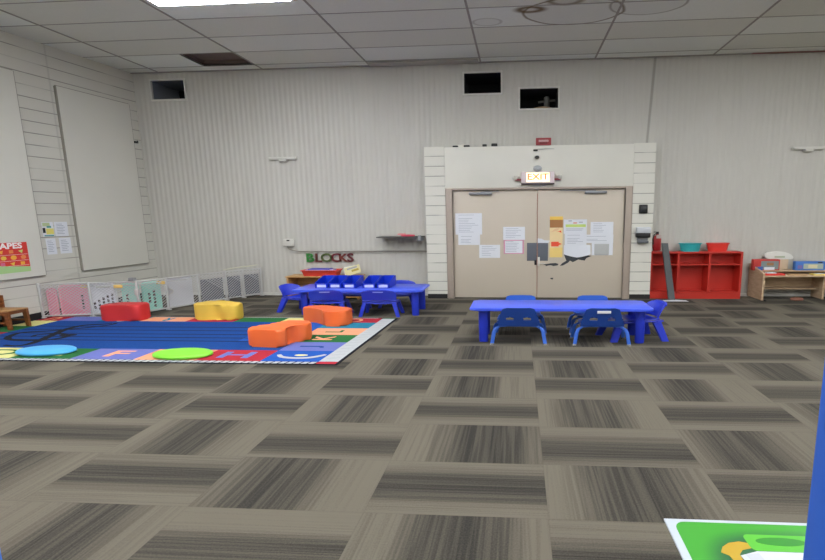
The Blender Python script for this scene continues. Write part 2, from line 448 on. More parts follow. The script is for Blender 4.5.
def leaf(name, a, c, closer, dark_x):
    r = struct(bpy.data.objects.new(name, None)); COL.objects.link(r); r.location = ((a+c)/2, DF, 0)
    ox = (a+c)/2
    MB().m(M_taupe).box(a-ox+.006, c-ox-.006, 0, .045, .012, DT-.008, .004).build('door_leaf', parent=r)
    m = MB(); m.m(M_grey).box(closer[0]-ox, closer[1]-ox, -.055, -.002, DT-.085, DT-.04, .01)
    m.tube([((closer[0]+closer[1])/2-ox, -.04, DT-.035), (closer[0]-ox+ (.55 if closer[0] < 0 else -.45), -.05, DT-.022)], .008)
    m.build('door_closer', parent=r)
    return r
door_l = leaf('door_1', DL, XM, (fx(-.918), fx(-.489)), 0)
door_r = leaf('door_2', XM, DR, (fx(1.214), fx(1.61)), 0)
oxl, oxr = (DL+XM)/2, (XM+DR)/2
# lever, dark peeled marks, meeting strip
m = MB(); m.m(M_dark).box(XM-.05-oxl, XM-.008-oxl, -.012, -.002, fz(.62), fz(.71), .003); m.build('latch_plate', parent=door_l)
m = MB(); m.m(M_wmetal).box(XM+.008-oxr, XM+.05-oxr, -.02, -.002, fz(.60), fz(.77), .003); m.tube([(XM+.03-oxr, -.02, fz(.655)), (XM+.03-oxr, -.06, fz(.655)), (XM+.15-oxr, -.06, fz(.65))], .009); m.build('door_handle', parent=door_r)
m = MB(); m.m(mat('copper_strip', '#a56a58', .5)).box(XM-.006-oxr, XM+.004-oxr, -.004, .0, .02, fz(1.95)); m.build('meeting_strip', parent=door_r)
def blob(pts, y, t=.002):
    return [(p[0], p[1]) for p in pts]
m = MB(); m.m(mat('dark_peeled_patch', '#3a3d42', .7))
scr = [(.85,.82),(1.30,.80),(1.36,.785),(1.27,.745),(1.24,.70),(1.12,.72),(1.02,.67),(.97,.70),(.93,.66),(.84,.61),(.78,.60),(.82,.65),(.90,.70)]
m.prism([(fx(x)-oxr, fz(z)) for x, z in scr], -.003, -.0005, plane='xz')
scr = [(.44,.645),(.52,.635),(.60,.65),(.70,.655),(.755,.64),(.74,.61),(.66,.60),(.60,.615),(.52,.60),(.50,.62)]
m.prism([(fx(x)-oxr, fz(z)) for x, z in scr], -.003, -.0005, plane='xz')
m.prism([(fx(x)-oxr, fz(z)) for x, z in [(.60,.37),(.66,.375),(.65,.34),(.61,.35)]], -.003, -.0005, plane='xz')
m.build('peeled_patch', parent=door_r)

def papers_on_door(name, x0, x1, z0, z1, label, cat, kind='text', tint=None, layer=0, group='papers taped to the double door'):
    x0, x1, z0, z1 = fx(x0), fx(x1), fz(z0), fz(z1); cx = (x0+x1)/2; y = DF-.0015-.004*layer
    mb = MB(); w = x1-x0; h = z1-z0
    mb.m(tint or M_white).box(-w/2, w/2, -.002, 0, 0, h)
    if kind in ('text', 'border'):
        mb.m(M_ink); n = max(4, int(h/.035)); rr = random.Random(name+label)
        for k in range(n):
            zz = h-.03-(h-.05)*k/n
            if k in (1,) and rr.random() < .6: continue
            a = -w*.38; e = a+w*.76*rr.uniform(.45, 1); mb.box(a, e, -.0026, -.002, zz-.006, zz)
    if kind == 'border':
        mb.m(mat('pink_ink', '#d79ab4', .8))
        for q in ((-w/2, w/2, 0, .018), (-w/2, w/2, h-.018, h), (-w/2, -w/2+.03, 0, h), (w/2-.03, w/2, 0, h)): mb.box(q[0], q[1], -.0028, -.002, q[2], q[3])
    return tag(mb.build(name, loc=(cx, y, z0)), label, cat, group), w, h, (cx, y, z0)
papers_on_door('notice', -1.188, -.685, 1.20, 1.60, 'large white notice at the upper left of the left door', 'paper')
papers_on_door('notice', -1.139, -.725, 1.005, 1.20, 'white sheet directly below the large notice on the left door', 'paper', layer=1)
papers_on_door('notice', -.744, -.349, .757, 1.005, 'lowest white sheet on the left door, near its middle', 'paper')
papers_on_door('notice', -.289, .122, 1.096, 1.34, 'white printed sheet above the pink bordered sheet on the left door', 'paper')
papers_on_door('notice', -.281, .104, .831, 1.096, 'sheet with pink border near the inner edge of the left door', 'paper', 'border')
papers_on_door('notice', 1.335, 1.751, 1.186, 1.418, 'white sheet at the upper right of the right door', 'paper')
papers_on_door('notice', 1.20, 1.757, 1.03, 1.186, 'wide low white strip of paper in the middle of the right door papers', 'paper', layer=1)
o, w, h, L = papers_on_door('notice', 1.363, 1.754, .80, 1.031, 'framed grey sheet at the lower right of the right door', 'paper', 'none')
mb = MB(); mb.m(mat('grey_sheet', '#b4b6b5', .7)).box(-w/2+.05, w/2-.07, -.0035, -.002, .01, h-.02).m(M_ink).box(-w/2+.06, w/2-.08, -.004, -.002, .002, .01)
mb.build('grey_area', parent=o)
papers_on_door('notice', .863, 1.267, .98, 1.21, 'white text sheet below the sheet with the green band', 'paper')
# curled sheet
mb = MB(); w = fx(1.34)-fx(.85); g = []
for i in range(7):
    row = []
    for j in range(9):
        u = j/8; t = i/6
        row.append((-w/2+w*u, -.004-.05*(1-t)*u*u-.002, .02+t*.2-(.03*(u-.5)**2*(1-t)*-4)-.03*(1-t)*(1-abs(u-.5)*2)))
    g.append(row)
mb.m(M_white).sheet(g, .0015); mb.m(M_ink)
tag(mb.build('notice', loc=((fx(1.34)+fx(.85))/2, DF-.003, fz(.77))), 'curling white sheet lowest on the right door over a dark patch', 'paper', 'papers taped to the double door')
# sheet with green band
mb = MB(); w = fx(1.267)-fx(.841); h = .26
mb.m(M_white).box(-w/2, w/2, -.002, 0, 0, h); mb.m(mat('lime_band', '#c7dc7c', .8)).box(-w*.42, w*.45, -.003, -.002, .12, .17)
mb.m(mat('orange_mark', '#d98a6a', .8)).box(-.04, .03, -.0035, -.002, .185, .205)
mb.m(M_ink).box(-w*.3, -w*.15, -.003, -.002, .225, .24).box(w*.15, w*.32, -.003, -.002, .2, .215).box(-w*.4, w*.3, -.003, -.002, .06, .068).box(-w*.4, w*.35, -.003, -.002, .085, .092)
tag(mb.build('notice', loc=((fx(1.267)+fx(.841))/2, DF-.006, fz(1.205))), 'white sheet with a lime green band on the right door', 'paper', 'papers taped to the double door')
# yellow poster
mb = MB(); w = fx(.824)-fx(.583); h = fz(1.525)-fz(.763)
mb.m(mat('poster_cream', '#ecd3a2', .7)).box(-w/2, w/2, -.002, 0, 0, h)
mb.m(mat('poster_yellow', '#efc75c', .7)).box(-w/2, w/2, -.003, -.002, h*.92, h)
mb.m(mat('poster_brown', '#a87547', .7)).box(-w/2, w/2, -.003, -.002, h*.73, h*.92)
mb.m(mat('poster_yellow2', '#eed07e', .7)).box(-w/2, w/2, -.003, -.002, 0, h*.24)
mb.m(mat('poster_peach', '#e6bf96', .7)).prism([(-w*.4, h*.62), (-w*.1, h*.70), (w*.3, h*.73), (w*.1, h*.66)], -.003, -.002, plane='xz')
mb.m(mat('poster_red', '#f0583a', .7)).box(-w*.38, w*.2, -.0035, -.002, h*.27, h*.385).prism([(0, h*.62), (w*.35, h*.66), (w*.42, h*.60), (w*.2, h*.63)], -.0035, -.002, plane='xz').prism([(w*.2, h*.30), (w*.45, h*.33), (w*.2, h*.36)], -.0035, -.002, plane='xz')
tag(mb.build('poster', loc=((fx(.824)+fx(.583))/2, DF-.0015, fz(.763))), 'tall narrow yellow and brown poster with a red block on the right door', 'poster')
# dark grey sheets over the meeting edge, with a white scrap
for a, c, top, lab in ((.16, .345, 1.038, 'dark grey plate on the left door beside the meeting edge'), (.362, .554, 1.05, 'dark grey plate on the right door beside the meeting edge')):
    mb = MB(); mb.m(mat('slate_sheet', '#60646d', .6)).box(-(fx(c)-fx(a))/2, (fx(c)-fx(a))/2, -.004, 0, 0, fz(top)-fz(.698), .001)
    tag(mb.build('dark_plate', loc=((fx(a)+fx(c))/2, DF-.0015, fz(.698))), lab, 'plate')
mb = MB(); mb.m(M_white).prism([(-.1, 0), (.1, 0), (.13, .045), (.03, .05), (-.03, .08), (-.1, .085)], -.002, 0, plane='xz')
tag(mb.build('paper_scrap', loc=(fx(.46), DF-.0065, fz(1.035))), 'torn white paper scrap above the right dark grey plate', 'paper')

# exit sign with two lamp heads
t = thing('exit_sign', 'lit exit sign with red letters and two side lamps above the double door', 'sign', (fx(.35), DB-.002, fz(2.105)))
w = fx(.6); hh = .225
MB().m(mat('exit_housing', '#d8c9cc', .5)).box(-w/2, w/2, -.07, .008, .02, hh, .012).m(mat('exit_housing_base', '#4a3c42', .5)).box(-w/2, w/2, -.08, .008, 0, .026, .006).build('housing', parent=t)
fc = MB().m(mat('exit_face', '#f4e8c8', .5, emit='#ffe9b4', estr=1.6)).box(-w/2+.09, w/2-.09, -.074, -.068, .045, hh-.02, .002).build('lit_face', parent=t)
MB().m(mat('exit_letters', '#ff6a48', .5, emit='#ff5a30', estr=1.3)).text('EXIT', .15, .002, Matrix.Translation((0, -.077, .13)) @ Matrix.Rotation(radians(90), 4, 'X') @ Matrix.Diagonal((1.25, 1, 1, 1)), .003).build('letters', parent=fc)
for s in (-1, 1):
    hb = MB().m(M_wmetal).lathe([(.0, -.03), (.03, -.03), (.045, .02), (.04, .03), (0, .03)], (s*(w/2+.09), -.04, .13), 16).build('lamp_head', parent=t)
    MB().m(mat('red_arm', '#8c2a34', .5)).frustum((s*(w/2+.055), -.03, .075), (.13, .05), (s*(w/2+.03), -.03, .105), (.06, .05)).build('lamp_arm', parent=hb)
# domes above
t = tag(MB(1.4).m(mat('smoked_dome', '#b0b4b8', .3)).lathe([(.055, 0), (.055, .012), (.045, .03), (.02, .045), (0, .047)]).build('sensor_dome', loc=None), 'pale grey round sensor dome just above the exit sign', 'sensor')
t.location = (fx(.346), DB-.0, fz(2.394)); t.rotation_euler = (radians(90), 0, 0)
cam = thing('security_camera', 'small black camera dome above the exit sign', 'camera', (fx(.336), DB, fz(2.56)))
MB(1.4).m(M_dark).cyl((0, .006, .03), (0, -.045, .03), .032, .028, 16).build('camera_dome', parent=cam)
MB(1.4).m(M_off).cyl((0, .006, .03), (0, -.01, .03), .045, .045, 16).build('mount', parent=cam)
cam = thing('junction_box', 'topmost small black fitting with a cable above the double door', 'fitting', (fx(.308), DB, fz(2.70)))
MB(1.4).m(M_dark).box(-.028, .028, -.03, .006, 0, .03, .006).build('box', parent=cam)
MB().m(M_grey).tube([(.04, -.004, .032), (.2, -.004, .038), (.33, -.004, .036)], .004).build('cable', parent=cam)
# alarm strobe above the ledge
t = thing('alarm_strobe', 'red alarm box on the wall just above the door header', 'alarm', (.46, D-.012, 2.828))
MB().m(mat('alarm_red', '#9c3a40', .5)).box(-.14, .14, -.05, .02, 0, .13, .012).build('housing', parent=t)
MB().m(mat('alarm_lens', '#c9a0a0', .3)).box(-.09, .09, -.062, -.05, .055, .09, .004).m(mat('alarm_red_dark', '#6e1f28', .5)).box(-.07, .07, -.058, -.05, .02, .045, .003).build('lens', parent=t)
# clutter on the ledge
for x, w, h, mt, lab, nm in ((-1.16, .10, .03, M_dark, 'leftmost little black object on the ledge over the door', 'small_object'), (-.95, .11, .035, M_dark, 'little black object right of the pale lump on the door ledge', 'small_object'), (-.62, .08, .045, M_dark, 'little dark object left of centre on the door ledge', 'small_object'), (-.44, .11, .055, M_dark, 'dark object nearest the middle on the ledge over the door', 'small_object')):
    mb = MB(); mb.m(mt).box(-w/2, w/2, -.03, .03, 0, h, .012)
    tag(mb.build(nm, loc=(fx(x), DB+.04, TOP)), lab, 'object', 'small things on the door ledge')
mb = MB(1.6); mb.m(M_off).lathe([(.06, 0), (.06, .03), (.045, .055), (.02, .075), (0, .08)])
tag(mb.build('pale_lump', loc=(fx(-1.05), DB+.1, TOP)), 'pale rounded object on the ledge over the door', 'object', 'small things on the door ledge')
# reader and dispenser on the right pilaster
t = thing('card_reader', 'small black box on the right block pillar above the dispenser', 'reader', (fx(2.266), DB, fz(1.564)))
MB().m(M_dark).box(-.075, .075, -.04, .002, 0, .16, .015).build('housing', parent=t)
MB().m(mat('reader_face', '#2a2c2f', .3)).box(-.045, .045, -.044, -.039, .03, .12, .004).build('face', parent=t)
t = thing('soap_dispenser', 'grey and black hand sanitizer dispenser on the right block pillar', 'dispenser', (fx(2.277), DB, fz(1.026)))
MB().m(mat('dispenser_grey', '#c3c6cc', .3)).box(-.125, .125, -.09, .002, .17, .29, .02).build('cover', parent=t)
MB().m(M_dark).box(-.13, .12, -.10, .002, .10, .19, .02).build('body', parent=t)
MB().m(mat('drip_tray_grey', '#5d6166', .4)).box(-.10, .09, -.10, .002, 0, .05, .015).m(M_grey).box(-.10, .09, -.03, .002, .05, .11, .006).build('drip_tray', parent=t)

# ------------------------------------------------ high wall openings
for i, (a, c, z0, z1) in enumerate(vents):
    lab = ['dark square opening high on the back wall near the left corner', 'dark square opening nearest the ceiling above the door block', 'lower dark square opening above the door with ducting visible inside'][i]
    t = thing('wall_vent', lab, 'vent', ((a+c)/2, D, z0), 'openings high in the back wall')
    w = c-a; h = z1-z0
    m = MB(); m.m(M_wmetal); f = .028
    m.box(-w/2-f, -w/2, -.02, .03, -f, h+f); m.box(w/2, w/2+f, -.02, .03, -f, h+f); m.box(-w/2, w/2, -.02, .03, h, h+f); m.box(-w/2, w/2, -.02, .03, -f, 0)
    m.build('frame', parent=t)
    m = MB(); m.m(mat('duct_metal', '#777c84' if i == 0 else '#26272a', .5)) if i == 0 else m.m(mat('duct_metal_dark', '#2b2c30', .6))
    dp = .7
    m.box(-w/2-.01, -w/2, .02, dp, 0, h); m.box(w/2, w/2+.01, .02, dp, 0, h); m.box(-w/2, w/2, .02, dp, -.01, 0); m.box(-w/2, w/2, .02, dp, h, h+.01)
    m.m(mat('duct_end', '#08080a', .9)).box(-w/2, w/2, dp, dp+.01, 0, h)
    m.build('duct', parent=t)
    if i == 2:
        MB().m(mat('pipe_grey', '#5c5b56', .5)).cyl((.16, .35, .08), (.16, .35, .28), .055, .055, 12).cyl((0, .35, .19), (.32, .35, .22), .02).build('pipe', parent=t)
        MB().m(mat('tan_foam', '#a08464', .8)).lathe([(.24, 0), (.2, .05), (.1, .08), (0, .085)], (.08, .3, .002), 14).build('foam_lump', parent=t)

# ------------------------------------------------ fixtures on the back wall
for x, z, lab in ((-4.526, 2.635, 'small cream bracket high on the back wall above the blocks corner'), (5.16, 2.65, 'small cream bracket high on the back wall above the play bench')):
    t = thing('wall_bracket', lab, 'bracket', (x, D-.01, z), 'cream brackets high on the back wall')
    MB().m(M_wmetal).box(-.27, .27, -.05, .02, .02, .065, .004).build('bar', parent=t)
    MB().m(M_wmetal).box(-.07, .07, -.06, .02, -.022, .018, .004).build('hanger', parent=t)
t = thing('electrical_box', 'cream electrical box with conduit on the back wall left of the lettering', 'electrical box', (-4.53, D-.01, .99))
MB().m(M_wmetal).box(-.10, .10, -.06, .006, 0, .14, .008).m(M_dark).box(-.03, .03, -.063, -.059, .1, .125).build('box', parent=t)
pts = [(-.03, -.03, 0), (-.02, -.03, -.05), (.06, -.03, -.085), (.2, -.03, -.105)]+[(.2+.26*k, -.03, -.108) for k in range(1, 10)]+[(2.80, -.03, -.112)]
MB().m(mat('conduit_grey', '#8b877d', .5)).tube(pts, .011, 8).build('conduit', parent=t)
t = thing('wall_shelf', 'thin dark metal shelf on the back wall left of the door block', 'shelf', (-2.235, D, 1.15))
MB().m(mat('dark_shelf', '#4a4846', .5)).box(-.43, .42, -.36, -.012, .008, .026, .003).build('shelf_board', parent=t)
MB().m(M_grey).box(.33, .40, -.3, -.012, -.06, .006, .004).box(.36, .42, -.37, -.3, -.05, .05, .01).build('bracket', parent=t)
t = MB(1.6); t.m(mat('pink_toy', '#d8405c', .5)).lathe([(.075, 0), (.09, .015), (.08, .03), (.03, .035)], (0, 0, 0), 20).m(mat('salmon', '#e0868a', .6)).box(-.12, -.03, -.04, .04, .03, .055, .008)
tag(t.build('pink_dish', loc=(-2.10, D-.20, 1.176)), 'pink dish lying on the dark wall shelf', 'dish')

# BLOCKS letters
lets = [('B', -4.14, '#2d7a35'), ('L', -3.97, '#5c2a22'), ('O', -3.80, '#4a5a2c'), ('C', -3.61, '#6d2228'), ('K', -3.47, '#74322a'), ('S', -3.315, '#5f1c26')]
nm = {'B': 'green', 'L': 'brown', 'O': 'olive', 'C': 'maroon', 'K': 'reddish brown', 'S': 'dark red'}
for ch, x, c in lets:
    sz = .235 if ch != 'K' else .205
    mb = MB(); mb.m(mat('letter_'+nm[ch].replace(' ', '_'), c, .5)).text(ch, sz, .008, Matrix.Translation((0, 0, .082)) @ Matrix.Rotation(radians(90), 4, 'X') @ Matrix.Diagonal((1.28, 1, 1, 1)), .006)
    tag(mb.build('wall_letter', loc=(x*.999, D-.022, .665)), nm[ch]+' letter '+ch+' of the word BLOCKS on the back wall', 'letter', 'letters spelling BLOCKS')

# low wooden shelf behind the left table
t = thing('low_wooden_shelf', 'low light wood shelf against the back wall behind the left table', 'shelf', (-3.72, 8.17, 0))
MB().m(M_wood).box(-.72, .72, -.17, .2, .42, .44, .003).build('top', parent=t)
MB().m(M_wood).box(-.70, -.66, -.16, .2, 0, .42, .003).build('side_panel', parent=t)
MB().m(M_wood).box(.66, .70, -.16, .2, 0, .42, .003).build('side_panel', parent=t)
MB().m(M_wood).box(-.66, .66, -.15, .2, .22, .235).build('shelf_board', parent=t)
MB().m(M_wood).box(-.66, .66, -.15, .2, .03, .045).build('shelf_board', parent=t)
MB().m(M_wood).box(-.66, .66, .19, .2, .0, .42).build('back_panel', parent=t)
mb = MB(); mb.m(mat('red_bin_plastic', '#d64438', .4)); w = .34
mb.sheet([[(-w*.9, -.11, 0), (w*.9, -.11, 0)], [(-w, -.14, .11), (w, -.14, .11)]], -.006); mb.sheet([[(w*.9, .11, 0), (-w*.9, .11, 0)], [(w, .14, .11), (-w, .14, .11)]], -.006)
mb.sheet([[(-w*.9, .11, 0), (-w*.9, -.11, 0)], [(-w, .14, .11), (-w, -.14, .11)]], -.006); mb.sheet([[(w*.9, -.11, 0), (w*.9, .11, 0)], [(w, -.14, .11), (w, .14, .11)]], -.006)
mb.box(-w*.9, w*.9, -.11, .11, 0, .008); mb.box(-w-.015, w+.015, -.155, -.135, .10, .115, .003); mb.box(-w-.015, w+.015, .135, .155, .10, .115, .003)
mb.box(-w-.02, -w, -.15, .15, .10, .115, .003); mb.box(w, w+.02, -.15, .15, .10, .115, .003)
mb.T = Matrix.Identity(4); tag(mb.build('red_tray_bin', loc=(-3.78, 8.16, .44)), 'red plastic bin on the low wooden shelf under the wall letters', 'bin')
mb = MB(); mb.m(mat('lilac_cover', '#b8a9d8', .6)).box(-.27, .27, -.09, .09, 0, .06, .004).m(mat('violet_cover', '#5a5ab8', .6)).box(-.22, .2, -.08, .1, .06, .075, .003)
tag(mb.build('picture_book', loc=(-3.80, 8.16, .50)), 'lilac and blue books lying inside the red bin', 'book')
for k, (x, z, r, c, lab) in enumerate(((-3.17, .44, -22, '#e3e2da', 'white magazine leaning at the back of the pile on the low shelf'), (-3.14, .44, -35, '#d8cf9c', 'yellowish magazine in front of the white one on the low shelf'))):
    mb = MB(); mb.m(mat('magazine_%s' % c[1:], c, .6)).box(-.15, .15, -.006, .006, 0, .16).m(M_ink).box(-.1, .1, -.0075, -.006, .11, .14)
    mb.m(mat('magazine_gold', '#b09a3e', .6)).box(-.02, .12, -.0078, -.006, .05, .09)
    mb.T = Matrix.Rotation(radians(-18), 4, 'X') @ Matrix.Rotation(radians(r*.5), 4, 'Y')
    tag(mb.build('magazine', loc=(x, 8.10+.03*-k+.04, z+.0+.03)), lab, 'magazine', 'magazines on the low shelf')

# ------------------------------------------------ tables
def table(loc, x0, x1, y0, y1, top, label):
    t = thing('activity_table', label, 'table', loc)
    ox, oy = loc[0], loc[1]
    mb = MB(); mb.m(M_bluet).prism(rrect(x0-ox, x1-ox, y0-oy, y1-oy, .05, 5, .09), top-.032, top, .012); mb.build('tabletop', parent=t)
    for x in (x0+.165-ox, x1-.14-ox):
        for y in (y0+.11-oy, y1-.07-oy):
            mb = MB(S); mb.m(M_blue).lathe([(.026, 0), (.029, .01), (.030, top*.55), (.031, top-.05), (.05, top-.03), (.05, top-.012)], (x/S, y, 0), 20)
            mb.build('leg', parent=t)
    return t
table((.51, 5.48, 0), -.60, 1.62, 5.2, 5.74, .445, 'blue rectangular plastic table in front of the double door')
T1Z = .42
t1 = table((-2.56, 6.95, 0), -3.60, -1.49, 6.61, 7.26, T1Z, 'blue rectangular plastic table with bins on it, left of the door block')

# ------------------------------------------------ metal legged chairs
def metal_chair(loc, rot, label, shell, group):
    t = thing('metal_leg_chair', label, 'chair', loc, group)
    # seat: dished sheet
    g = []
    for i in range(9):
        v = i/8; y = -.125+.27*v; row = []
        hw = .125+.01*sin(pi*v)
        for j in range(11):
            u = -1+2*j/10
            row.append((u*hw, y, .245+.012*u*u-.02*max(0, v-.8)*5*.6+ (.012 if v < .1 else 0)))
        g.append(row)
    MB(S).m(shell).sheet(g, .009).build('seat', parent=t, rot=rot)
    # backrest with two triangular hand holes and ribbed sides
    g = []; Rn, Cn = 14, 17; skip = set()
    for i in range(Rn):
        v = i/(Rn-1); z = .235+.23*v; hw = .133-.038*v**1.2
        if 2 <= i <= 6: hw += .004 if i % 2 else -.002
        row = []
        for j in range(Cn):
            u = -1+2*j/(Cn-1)
            zt = z-(.02*max(0, abs(u)-.8)*5*(v > .95))
            row.append((u*hw, -.128-.045*v-.02*(1-u*u)*.9, zt))
        g.append(row)
    for c0 in (4, 11):
        for c in (-1, 0, 1): skip.add((4, c0+c))
        for c in (-1, 0, 1): skip.add((5, c0+c))
        skip.add((6, c0))
    MB(S).m(shell).sheet(g, -.009, skip).build('backrest', parent=t, rot=rot)
    lg = M_bluel
    for sx in (-1, 1):
        for sy in (-1, 1):
            p = [(sx*.075, sy*.09, .225), (sx*.115, sy*.105, .222), (sx*.142, sy*.118, .195), (sx*.152, sy*.13, .15), (sx*.163, sy*.15, .012)]
            leg = MB(S).m(lg).tube(p, .0115, 10).build('leg', parent=t, rot=rot)
            MB(S).m(M_chrome).cyl((sx*.163, sy*.15, .0), (sx*.162, sy*.149, .022), .0145, .0125, 12).build('foot_glide', parent=leg, rot=rot)
    MB(S).m(lg).tube([(-.075, -.09, .225), (.075, -.09, .225)], .0115).tube([(-.075, .09, .225), (.075, .09, .225)], .0115).tube([(-.075, -.09, .225), (-.075, .09, .225)], .0115).tube([(.075, -.09, .225), (.075, .09, .225)], .0115).build('seat_frame', parent=t, rot=rot)
    return t
G = 'blue chairs with metal legs at the front table'
c1 = metal_chair((.0, 5.32, 0), 0, 'deep blue chair with chrome feet, back to us, left front of the front table', M_blued, G)
c2 = dup(c1, (1.0, 5.32, 0), 'deep blue chair with white sticker on its back, right front of the front table', G)
MB(S).m(M_white).box(-.035, .045, -.197, -.186, .405, .435, .001).build('sticker', parent=c2)
c3 = metal_chair((.03, 5.80, 0), pi, 'bright blue chair behind the front table, facing us, on the left', M_bluec, G)
c4 = dup(c3, (1.01, 5.80, 0), 'bright blue chair behind the front table, facing us, on the right', G)

# ------------------------------------------------ one piece plastic chairs
def MC():
    m = MB(S); m.T = Matrix.Scale(CK, 4); return m
def plastic_chair(loc, rot, label, group, hh=1.0):
    global CK
    CK = hh
    t = thing('plastic_chair', label, 'chair', loc, group)
    def grid(prof, n=11):
        g = []
        for y, z, hw, dish in prof:
            g.append([(u*hw, y+dish[0]*u*u, z+dish[1]*u*u) for u in [-1+2*j/(n-1) for j in range(n)]])
        return g
    seat = [(.15, .205, .11, (0, .01)), (.13, .222, .125, (0, .012)), (.05, .222, .135, (0, .02)), (-.04, .222, .137, (0, .025)), (-.10, .225, .137, (0, .03)), (-.125, .245, .137, (.01, .02))]
    back = [(-.132, .262, .136, (.03, 0)), (-.142, .29, .136, (.035, 0)), (-.15, .33, .138, (.035, 0)), (-.16, .38, .136, (.03, -.004)), (-.168, .41, .128, (.025, -.01)), (-.172, .428, .112, (.02, -.02))]
    MC().m(M_blue).sheet(grid(seat), .009).build('seat', parent=t, rot=rot)
    bk = MC().m(M_blue).sheet(grid(back), .009).tube([(-.118, -.155, .402), (-.07, -.172, .424), (0, -.178, .43), (.07, -.172, .424), (.118, -.155, .402)], .009, 8).build('backrest', parent=t, rot=rot)
    # hand slot and rim under the shell
    MC().m(mat('pale_slot', '#9aa4e6', .5)).prism(rrect(-.04, .045, .392, .404, .005), -.1865, -.181, plane='xz').build('hand_slot', parent=bk, rot=rot)
    MC().m(M_blue).tube([(-.135, -.1, .228), (-.10, -.145, .222), (0, -.16, .215), (.10, -.145, .222), (.135, -.1, .228)], .012, 8).tube([(-.13, .13, .21), (-.135, -.1, .226)], .01).tube([(.13, .13, .21), (.135, -.1, .226)], .01).build('seat_rim', parent=t, rot=rot)
    for sx in (-1, 1):
        for sy in (-1, 1):
            MC().m(M_blue).frustum((sx*.153, sy*.15, 0), (.026, .036), (sx*.118, sy*.105, .222), (.032, .048)).build('leg', parent=t, rot=rot)
    return t
G = 'one piece blue plastic chairs'
pA = plastic_chair((-3.03, 6.745, 0), 0, 'blue plastic chair, back to us, left of two in front of the bin table', G)
pB = dup(pA, (-2.18, 6.745, 0), 'blue plastic chair, back to us, right of two in front of the bin table', G)
pC = plastic_chair((-3.56, 6.97, 0), radians(-112), 'blue plastic chair at the left end of the bin table', G, 1.04)
pD = plastic_chair((1.43, 5.52, 0), radians(101), 'blue plastic chair at the right end of the front table', G, 1.1)
pE = plastic_chair((-2.08, 7.40, 0), pi, 'blue plastic chair behind the bin table at its right', G)
pF = dup(pE, (-2.85, 7.40, 0), 'blue plastic chair behind the bins at the middle of the bin table', G)

# ------------------------------------------------ hopper bins
b0 = thing('storage_bin', 'leftmost blue hopper bin on the left table', 'bin', (-3.185, 6.82, T1Z), 'blue hopper bins in a row')
w = .214
MB().m(M_bin).box(-w/2, w/2, 0, .38, 0, .006).box(-w/2, w/2, .37, .38, 0, .158).box(-w/2, w/2, 0, .007, 0, .07) \
    .prism([(0, 0), (.38, 0), (.38, .158), (.30, .158), (0, .085)], -w/2, -w/2+.008, plane='yz').prism([(0, 0), (.38, 0), (.38, .158), (.30, .158), (0, .085)], w/2-.008, w/2, plane='yz') \
    .box(-w/2-.003, w/2+.003, -.008, .007, .066, .074, .002).build('body', parent=b0)
MB().m(mat('label_card', '#c9cff4', .6)).box(-.07, .075, -.006, -.001, .012, .055).build('label', parent=b0)
for x, lab in ((-2.96, 'second blue hopper bin from the left on the bin table'), (-2.725, 'middle blue hopper bin of the five on the bin table'), (-2.40, 'blue hopper bin second from the right, after the gap'), (-2.17, 'rightmost blue hopper bin on the bin table')):
    dup(b0, (x, 6.82, T1Z), lab, 'blue hopper bins in a row')
mb = MB(); mb.m(mat('tan_card', '#c9a87e', .7)).box(-.08, .08, -.04, .04, 0, .03, .003)
tag(mb.build('tan_box', loc=(-3.40, 7.55, 0)), 'small tan box glimpsed under the left end of the bin table', 'box')

# ------------------------------------------------ red cubby shelf and its company
t = thing('cubby_shelf', 'red six-compartment cubby shelf against the back wall beside the door block', 'shelf', (3.28, 8.30, 0))
X0, X1, hh = 2.425-3.28, 4.055-3.28, .865; yf, yb = -.13, .12
M_redi = M_red
MB().m(M_red).box(X0, X1, yf, yb, hh-.03, hh, .003).build('top', parent=t)
MB().m(M_red).box(X0, X0+.03, yf, yb, 0, hh-.03).build('side_panel', parent=t)
MB().m(M_red).box(X1-.04, X1, yf, yb, 0, hh-.03).build('side_panel', parent=t)
for x in (2.925-3.28, 3.48-3.28): MB().m(M_red).box(x-.022, x+.022, yf, yb-.01, .10, hh-.03).build('divider', parent=t)
MB().m(M_red).box(X0+.03, X1-.04, yf+.003, yb-.01, .62, .64).build('shelf_board', parent=t)
MB().m(M_red).box(X0+.03, X1-.04, yf, yb-.01, .11, .13).build('shelf_board', parent=t)
MB().m(M_red).box(X0+.03, X1-.04, yf, yf+.02, 0, .11).build('plinth', parent=t)
MB().m(M_red).box(X0+.03, X1-.04, yb-.01, yb, 0, hh-.03).build('back_panel', parent=t)
for x, c, lab in ((3.155, '#2fa3a8', 'teal plastic tub on top of the red cubby shelf'), (3.645, '#e23b31', 'red plastic tub on top of the red cubby shelf')):
    t = thing('plastic_tub', lab, 'tub', (x, 8.29, hh), 'tubs on the cubby shelf')
    mt = mat('tub_'+c[1:], c, .4)
    MB(S).m(mt).lathe([(.0, .003), (.078, .003), (.082, 0), (.10, .15), (.094, .15), (.076, .01), (0, .01)], (0, 0, 0), 30).build('body', parent=t)
    MB(S).m(mt).lathe([(.096, .14), (.108, .142), (.108, .155), (.094, .155)], (0, 0, 0), 30).build('rim', parent=t)
t = thing('fire_extinguisher', 'red fire extinguisher hung beside the right block pillar', 'fire extinguisher', (2.58, D-.085, .87))
MB(S).m(mat('extinguisher_red', '#9e2326', .3)).lathe([(.0, 0), (.034, .004), (.038, .015), (.038, .25), (.028, .28), (.014, .295), (.014, .31)], (0, 0, 0), 20).build('cylinder', parent=t)
MB(S).m(mat('extinguisher_label', '#b9a8a2', .5)).box(-.014, .03, -.041, -.036, .235, .30).build('label', parent=t)
MB(S).m(M_dark).box(-.012, .012, -.01, .01, .31, .345).box(-.035, .012, -.008, .008, .345, .358).build('valve', parent=t)
